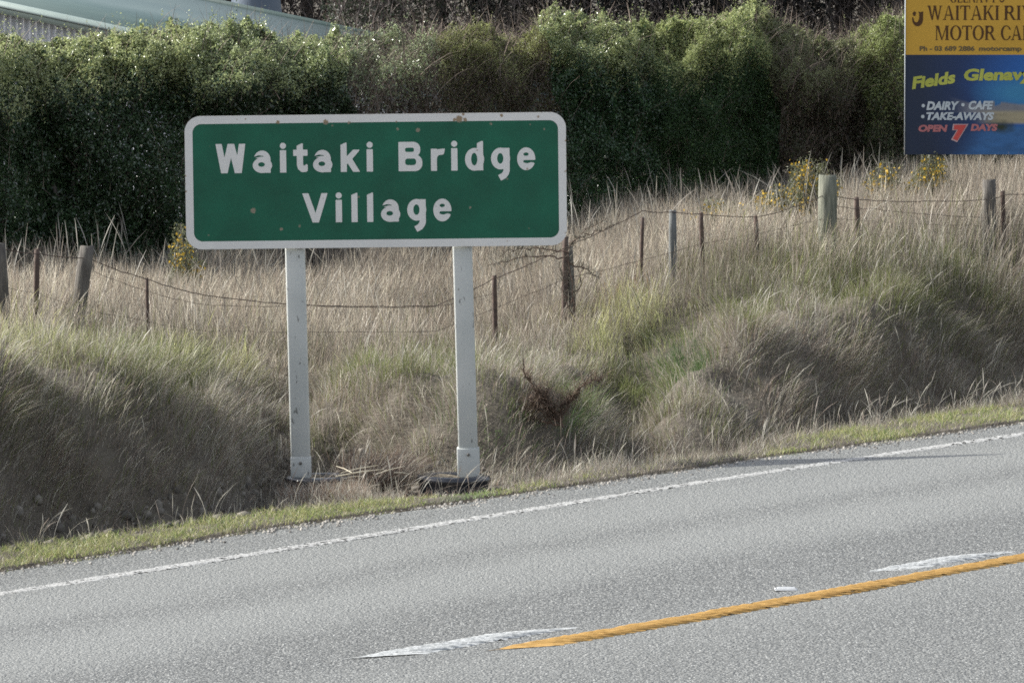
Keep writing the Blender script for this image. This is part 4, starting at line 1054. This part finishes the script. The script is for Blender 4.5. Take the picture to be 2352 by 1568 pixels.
panel('yellow_panel', -72, 126.3, m_yel, .004)
def blue(u, v):
    x = (u - 2078) / 274.0; y = (v - 126) / 229.0
    c = np.zeros(u.shape + (3,))
    navy = np.array([.012, .022, .05]); mid = np.array([.012, .045, .17]); bri = np.array([.015, .10, .34]); cy = np.array([.035, .19, .36])
    k = np.clip(x * 1.15 - .25 + .15 * (1 - y), 0, 1)[..., None]
    c = navy * (1 - k) + mid * k
    k2 = sstep(.35, 1.0, x - .4 * abs(y - .3))[..., None]; c = c * (1 - k2) + bri * k2
    k3 = np.clip(1.3 - np.hypot((x - .98) / .35, (y - .38) / .18), 0, 1)[..., None]; c = c * (1 - k3) + cy * k3
    mt_ = .43 + .07 * np.cos((x - .62) * 7) * (x < .8) + (x > .75) * (.05 + .12 * (x - .75)) + .02 * (fbm(x * 14, y * 0, 0, 5) - .5)
    km = (sstep(0, .03, y - (mt_ - .02)) * sstep(.35, .62, x) * (y < .58))[..., None]
    c = c * (1 - km) + (np.array([.17, .175, .20]) * (1.0 + .5 * (fbm(x * 9, y * 14, 0, 6) - .5))[..., None]) * km
    kt = (sstep(.54, .59, y) * sstep(.71, .67, y) * sstep(.55, .8, x))[..., None]
    c = c * (1 - kt) + np.array([.30, .26, .17]) * (1 + .4 * (fbm(x * 5, y * 40, 0, 8) - .5))[..., None] * kt
    kw = (sstep(.70, .74, y) * sstep(.50, .85, x + .6 * (y - .7)))[..., None]
    c = c * (1 - kw) + np.array([.03, .11, .27]) * (1 + .8 * (fbm(x * 8, y * 20, 0, 9) - .5))[..., None] * kw
    kb_ = np.clip(1.6 - np.hypot((x - .80 - .1 * (y - .7)) / .13, (y - .72) / .07) * 1.1 - .6 * fbm(x * 30, y * 30, 0, 4), 0, 1)[..., None]
    c = c * (1 - kb_) + np.array([.02, .03, .015]) * kb_
    return np.clip(c, 0, 1)
m_blue = mat_leaf('printed_scene', .5, .35, 0)
panel('blue_panel', 126.3, 355, m_blue, .004, blue)

def bframe(x, y, off): return np.stack([BX(np.asarray(x)), np.full(np.shape(x), YBB - off), BZ(np.asarray(y, float))], 1)
# serif capitals
TK, TN, SF = .17, .07, .055
def stem(x, y0=0, y1=1, w_=TK): return U(sd_box(x, x + w_, y0, y1), sd_box(x - .06, x + w_ + .06, y1 - SF, y1), sd_box(x - .06, x + w_ + .06, y0, y0 + SF))
def serf(x, y, l=.13): return sd_box(x - l, x + l, y, y + SF)
SG = {
 'W': (U(sd_poly((.06, 1), (.23, 1), (.44, 0), (.34, 0)), sd_poly((.34, 0), (.44, 0), (.62, 1), (.54, 1)), sd_poly((.50, 1), (.67, 1), (.88, 0), (.78, 0)), sd_poly((.78, 0), (.88, 0), (1.10, 1), (1.02, 1)), serf(.13, .945), serf(1.07, .945, .11), serf(.58, .945)), 1.18),
 'A': (S(U(sd_poly((.40, 1), (.50, 1), (.84, 0), (.65, 0)), sd_poly((.36, .9), (.42, 1), (.16, 0), (.08, 0)), sd_box(.2, .65, .30, .37), serf(.12, 0), serf(.74, 0, .16))), .9),
 'I': (stem(.08), .33), 
 'T': (U(stem(.30, 0, 1), sd_box(0, .77, .93, 1), sd_poly((0, 1), (.07, 1), (.05, .74), (0, .74)), sd_poly((.77, 1), (.70, 1), (.72, .74), (.77, .74))), .77),
 'K': (U(stem(.07), sd_poly((.24, .36), (.24, .46), (.62, 1), (.71, 1)), sd_poly((.34, .56), (.44, .66), (.84, 0), (.64, 0)), serf(.68, .945), serf(.74, 0, .13)), .88),
 'R': (S(U(stem(.07), sd_box(.1, .70, .46, 1, .24), sd_poly((.36, .5), (.52, .5), (.84, 0), (.66, 0)), serf(.78, 0, .10)), sd_box(.25, .53, .53, .93, .17)), .86),
 'V': (U(sd_poly((.06, 1), (.25, 1), (.50, 0), (.40, 0)), sd_poly((.40, 0), (.48, 0), (.80, 1), (.72, 1)), serf(.14, .945), serf(.76, .945, .11)), .88),
 'E': (U(stem(.07), sd_box(.1, .66, .93, 1), sd_box(.1, .66, 0, .07), sd_box(.2, .52, .48, .54), sd_box(.61, .66, .76, 1), sd_box(.63, .68, 0, .25), sd_box(.48, .52, .40, .62)), .72),
 'M': (U(stem(.06, w_=.07), stem(.83), sd_poly((.08, 1), (.26, 1), (.56, 0), (.47, 0)), sd_poly((.47, 0), (.54, .02), (.90, 1), (.83, 1))), 1.1),
 'O': (S(sd_ell(.44, .5, .44, .52), sd_ell(.44, .5, .26, .46)), .88),
 'C': (S(U(S(sd_ell(.44, .5, .44, .52), sd_ell(.46, .5, .28, .46))), sd_poly((.55, .30), (.55, .70), (1.1, .74), (1.1, .25))), .80),
 'P': (S(U(stem(.07), sd_box(.1, .70, .44, 1, .25)), sd_box(.25, .53, .51, .93, .18)), .76),
 'G': (U(S(U(S(sd_ell(.44, .5, .44, .52), sd_ell(.46, .5, .28, .46))), sd_poly((.55, .42), (.55, .70), (1.1, .74), (1.1, .42))), sd_box(.62, .79, .05, .42), sd_box(.54, .87, .38, .43)), .90),
 'L': (U(stem(.07), sd_box(.1, .66, 0, .07), sd_box(.61, .66, 0, .28)), .70),
 'N': (U(stem(.06, w_=.07), stem(.70, .0, 1, .07), sd_poly((.06, 1), (.22, 1), (.77, 0), (.66, 0))), .86),
 'Y': (U(sd_poly((.04, 1), (.23, 1), (.48, .42), (.34, .42)), sd_poly((.36, .42), (.45, .42), (.76, 1), (.68, 1)), stem(.33, 0, .5), serf(.12, .945), serf(.72, .945, .1)), .84),
 'S': (sd_line(.13, (.62, .80), (.48, .92), (.28, .92), (.13, .78), (.18, .62), (.40, .50), (.60, .36), (.60, .20), (.45, .08), (.25, .08), (.08, .24)), .70),
 "'": (sd_box(.04, .16, .68, 1), .2),
}
m_ink = mat_painted('brown_ink', (.075, .032, .008), .6, .3)
def serif_text(word, u0, u1, vbase, capv):
    tot = sum(SG[c_][1] for c_ in word) + .06 * (len(word) - 1); sx = (u1 - u0) / tot; its = []; x = u0
    for c_ in word:
        f, wg = SG[c_]; its.append((f, x, 0, sx, capv, wg, -.05, 1.05)); x += (wg + .06) * sx
    o = place_shapes('lettering', its, lambda X_, Y_, off: bframe(X_, vbase - Y_, off), m_ink, bb, .75, .0065)
    o['label'] = 'brown serif word ' + word.replace("'", ''); return o
serif_text('WAITAKI', 2128, 2293, 46.5, 33)
serif_text('RIVER', 2304, 2425, 46.5, 33)
serif_text('MOTOR', 2147, 2285, 92.5, 33)
serif_text('CAMP', 2297, 2400, 92.5, 33)
serif_text("GLENAVY'S", 2180, 2305, 6.5, 24)
# leaping fish mark
fish = U(S(sd_ell(2106, 44, 12.5, 17), sd_ell(2103, 38, 6.8, 14), sd_poly((2085, 20), (2100, 20), (2101, 44), (2085, 34))), sd_poly((2113, 28), (2119, 27), (2118, 42), (2112, 40)), sd_poly((2094, 32), (2098, 26), (2103, 30), (2100, 38), (2096, 36)))
V, Fs = march(fish, 2085, 2125, 15, 70, .8); mesh('fish_mark', bframe(V[:, 0], V[:, 1], .0065), [np.array(q_) for q_ in Fs if q_], m_ink, bb, attrs={'rust': np.zeros(len(V))})

def text_mesh(txt, box_, mat, off, name='lettering', bold=.02, shear=0, slope=0.0, lab=None, keep_desc=False, spacing=1.0):
    """built-in typeface fitted to a box (u0, u1, v_base, cap height); slope rotates the line"""
    cu = bpy.data.curves.new('t', 'FONT'); cu.body = txt; cu.offset = bold; cu.shear = shear; cu.space_character = spacing; cu.resolution_u = 3
    ob = bpy.data.objects.new('t', cu); COL.objects.link(ob); dg = bpy.context.evaluated_depsgraph_get(); dg.update()
    me = bpy.data.meshes.new_from_object(ob.evaluated_get(dg)); bpy.data.objects.remove(ob)
    nv = len(me.vertices); V = np.zeros(nv * 3, np.float32); me.vertices.foreach_get('co', V); V = V.reshape(-1, 3)[:, :2]
    u0, u1, vb, cap = box_
    capH = .729 + bold; sx = (u1 - u0) / (V[:, 0].max() - V[:, 0].min()); x = (V[:, 0] - V[:, 0].min()) * sx; y = (V[:, 1] + bold) / (capH + bold) * cap
    W = bframe(u0 + x, vb - y + slope * x, off); W = W - np.array(parent_loc(bb))
    me.vertices.foreach_set('co', W.astype(np.float32).ravel()); me.materials.clear(); me.materials.append(mat); me.update()
    o = bpy.data.objects.new(name, me); COL.objects.link(o); o.parent = bb
    if lab: o['label'] = lab
    return o
m_phone = mat_simple('phone_ink', (.10, .075, .035), (.12, .085, .04), 5, .6, 0)
m_lime = mat_simple('lime_print', (.36, .38, .06), (.42, .44, .08), 5, .6, 0)
m_limeo = mat_simple('dark_outline', (.02, .05, .03), (.03, .06, .04), 5, .6, 0)
m_pw = mat_simple('white_print', (.40, .45, .48), (.48, .52, .54), 5, .6, 0)
m_pr = mat_simple('red_print', (.45, .055, .05), (.52, .07, .06), 5, .6, 0)
m_pr2 = mat_simple('faded_red_print', (.36, .12, .13), (.42, .15, .15), 5, .6, 0)
m_pk = mat_simple('pink_outline', (.42, .28, .30), (.46, .32, .32), 5, .6, 0)
text_mesh('Ph - 03 689 2886', (2111, 2237, 117.5, 12), m_phone, .0065, bold=.035, lab='phone number line')
text_mesh('motorcamp', (2247, 2345, 117.5, 12), m_phone, .0065, bold=.035, lab='small web address line')
text_mesh('Fields', (2094, 2193, 205.5, 30), m_lime, .0065, bold=.045, shear=.1, slope=-.145, lab='slanting lime word Fields')
text_mesh('Glenavy', (2213, 2372, 186, 29), m_lime, .0065, bold=.045, shear=.12, slope=-.01, lab='lime word Glenavy')
text_mesh('DAIRY', (2127, 2203, 253, 21), m_pw, .0065, bold=.05, shear=.22, lab='white word DAIRY')
text_mesh('CAFE', (2224, 2281, 252, 21), m_pw, .0065, bold=.05, shear=.22, lab='white word CAFE')
text_mesh('TAKE-AWAYS', (2127, 2283, 276, 19), m_pw, .0065, bold=.05, shear=.22, lab='white word TAKE-AWAYS')
text_mesh('OPEN', (2109, 2176, 303, 17), m_pr2, .0065, bold=.06, shear=.15, lab='faded red word OPEN')
text_mesh('DAYS', (2229, 2291, 301, 17), m_pr2, .0065, bold=.06, shear=.15, lab='faded red word DAYS')
text_mesh('7', (2184, 2224, 325, 42), m_pk, .0058, bold=.12, shear=.12, name='outline')
text_mesh('7', (2188, 2220, 322, 37), m_pr, .0072, bold=.09, shear=.12, lab='large red number 7')
for (uu, vv) in ((2120, 243), (2211, 241), (2119, 268)):
    f = sd_ell(uu, vv, 4, 4); V, Fs = march(f, uu - 6, uu + 6, vv - 6, vv + 6, .7); mesh('bullet_dot', bframe(V[:, 0], V[:, 1], .0065), [np.array(q_) for q_ in Fs if q_], m_pw, bb)
for uu in (2150, 2390, 2640):
    V, q_ = box(BX(uu) - .06, BX(uu) + .06, YBB + .034, YBB + .15, .3, BZ(-60)); bevel(mesh('post', V, [q_], m_wood, bb), .01)

# ------------------------------------------------------------------ gorse with yellow flowers
m_flow = mat_leaf('flower', .6, .3, .3)
GO = [(1868, 422, 60, 66, 'flowering gorse bush behind the thick square fence post, yellow along one side'), (1798, 468, 52, 44, 'low gorse bush with scattered yellow flowers beside the thick post'), (2035, 405, 36, 50, 'small gorse bush with an upright spray of yellow flowers near the billboard'),
      (2148, 385, 50, 44, 'grey-green gorse bush at the foot of the billboard with ochre flowers'), (1642, 480, 34, 34, 'sparse gorse sprig with few yellow flowers over the pale grass'), (1693, 490, 14, 30, 'tiny yellow-flowered gorse tip above the sagging wire'),
      (424, 560, 26, 50, 'gorse sprig with yellow flowers showing past the lower corner of the sign')]
for gi, (u, v, ru, rv, lb) in enumerate(GO):
    r_ = np.random.default_rng(700 + gi); Y0 = float(fence_y(u)) + 3.6; c = pt(u, v, Y0); k = Y0 / F; g = float(ground_z(c[0], Y0))
    root = empty('gorse_bush', (c[0], Y0, g)); tag(root, lb, 'gorse bush', group='gorse bushes in the tall grass')
    ns_ = int(9 + ru / 3); paths, rad, LP, FP = [], [], [], []
    top = c[2] + rv * k
    for q0 in range(ns_):
        xx = c[0] + r_.uniform(-1, 1) * ru * k; yy = Y0 + r_.uniform(-.25, .25); hh = (top - g) * r_.uniform(.72, 1.0) * (1 - .25 * ((xx - c[0]) / (ru * k)) ** 2)
        p = np.array([[c[0] + (xx - c[0]) * .5, yy, g - .05], [xx, yy, g + hh * .5], [xx + r_.normal(0, .05), yy, g + hh]])
        paths.append(p); rad.append([.010, .007, .003])
        m = 240; tt = r_.uniform(.35, 1, m); pos = np.stack([np.interp(tt, [0, .5, 1], p[:, i]) for i in range(3)], 1) + r_.normal(0, .045, (m, 3)) * (1.2 - tt * .6)[:, None]; LP.append(pos)
        if r_.random() < .75:
            m = r_.integers(4, 20); tt = r_.uniform(.72, 1, m); FP.append(np.stack([np.interp(tt, [0, .5, 1], p[:, i]) for i in range(3)], 1) + r_.normal(0, .028, (m, 3)) + np.array([0, -.03, 0]))
    V, q_ = tube(paths, rad, 5); mesh('stems', V, [q_], m_wdk, root)
    LP = np.concatenate(LP); cc = np.array([.16, .17, .09])[None] * r_.uniform(.5, 1.5, len(LP))[:, None]
    leaves('foliage', LP, r_.uniform(.015, .035, len(LP)), cc, m_matte, root, 720 + gi, asp=.3)
    FP = np.concatenate(FP) if FP else LP[:20]; cc = np.array([.60, .40, .05])[None] * r_.uniform(.6, 1.15, len(FP))[:, None]
    tag(leaves('flowers', FP, r_.uniform(.022, .038, len(FP)), cc, m_flow, root, 740 + gi, asp=.9, fold=.6), 'yellow pea flowers', kind='stuff')

# ------------------------------------------------------------------ dead spiny branches
def dead_branch(name, lb, mains, seed, colr, twl=.10, dens=90, thick=.012):
    r_ = np.random.default_rng(seed)
    P0 = mains[0][0]; root = empty(name, tuple(P0)); tag(root, lb, 'dead bush')
    paths, rad, tp = [], [], []
    for mpts in mains:
        Q = np.array(mpts); kk = np.linspace(0, len(Q) - 1, 14); Q = np.stack([np.interp(kk, np.arange(len(Q)), Q[:, i]) for i in range(3)], 1) + r_.normal(0, .008, (14, 3))
        paths.append(Q); rad.append(np.linspace(thick, thick * .3, 14))
        L = np.linalg.norm(np.diff(Q, axis=0), axis=1).sum(); m = int(dens * L)
        t_ = r_.uniform(.15, 1, m) * 13; tp.append(np.stack([np.interp(t_, np.arange(14), Q[:, i]) for i in range(3)], 1))
    V, q_ = tube(paths, rad, 6); mesh('branch', V, [q_], m_bk, root)
    tp = np.concatenate(tp); m = len(tp); H = r_.normal(.3, .7, m) * twl
    cc = np.array(colr)[None] * r_.uniform(.6, 1.4, m)[:, None]
    blades('twigs', tp, H, r_.uniform(.003, .006, m), r_.normal(0, 1, (m, 2)) * twl * .8, cc, [1, .7, .3], m_twig, seed, powr=1, parent=root)
m_bk = mat_simple('dead_wood', (.10, .065, .05), (.17, .12, .095), 20, .9, .003, 60)
YD = 40.55
dead_branch('dead_gorse', 'dark brown dead gorse branch sprawling on the bank beside the sign post', [
    [pt(1290, 975, YD), pt(1250, 930, YD), pt(1220, 880, YD - .05), pt(1197, 850, YD - .1)], [pt(1290, 970, YD), pt(1262, 925, YD - .05), pt(1235, 900, YD)],
    [pt(1285, 970, YD), pt(1310, 915, YD), pt(1345, 880, YD), pt(1382, 868, YD)], [pt(1280, 965, YD), pt(1240, 945, YD), pt(1215, 915, YD)], [pt(1290, 965, YD), pt(1290, 930, YD), pt(1330, 905, YD)],
    [pt(1285, 975, YD), pt(1225, 960, YD), pt(1205, 930, YD)], [pt(1300, 980, YD), pt(1260, 950, YD), pt(1255, 900, YD)]], 801, (.15, .11, .085), .11, 750, .010)
YE = 44.4
dead_branch('dead_broom', 'grey dead broom branch tangled in the wire at the lower corner of the sign', [
    [pt(1320, 720, YE), pt(1312, 640, YE), pt(1300, 570, YE), pt(1345, 528, YE), pt(1400, 500, YE)], [pt(1300, 590, YE), pt(1210, 590, YE), pt(1125, 605, YE)], [pt(1305, 580, YE), pt(1220, 570, YE), pt(1160, 575, YE)],
    [pt(1305, 560, YE), pt(1350, 540, YE), pt(1420, 512, YE)], [pt(1300, 600, YE), pt(1345, 620, YE), pt(1375, 640, YE)], [pt(1310, 700, YE), pt(1330, 660, YE), pt(1340, 600, YE)], [pt(1320, 740, YE), pt(1296, 680, YE), pt(1285, 600, YE)]], 802, (.15, .14, .11), .08, 260, .007)
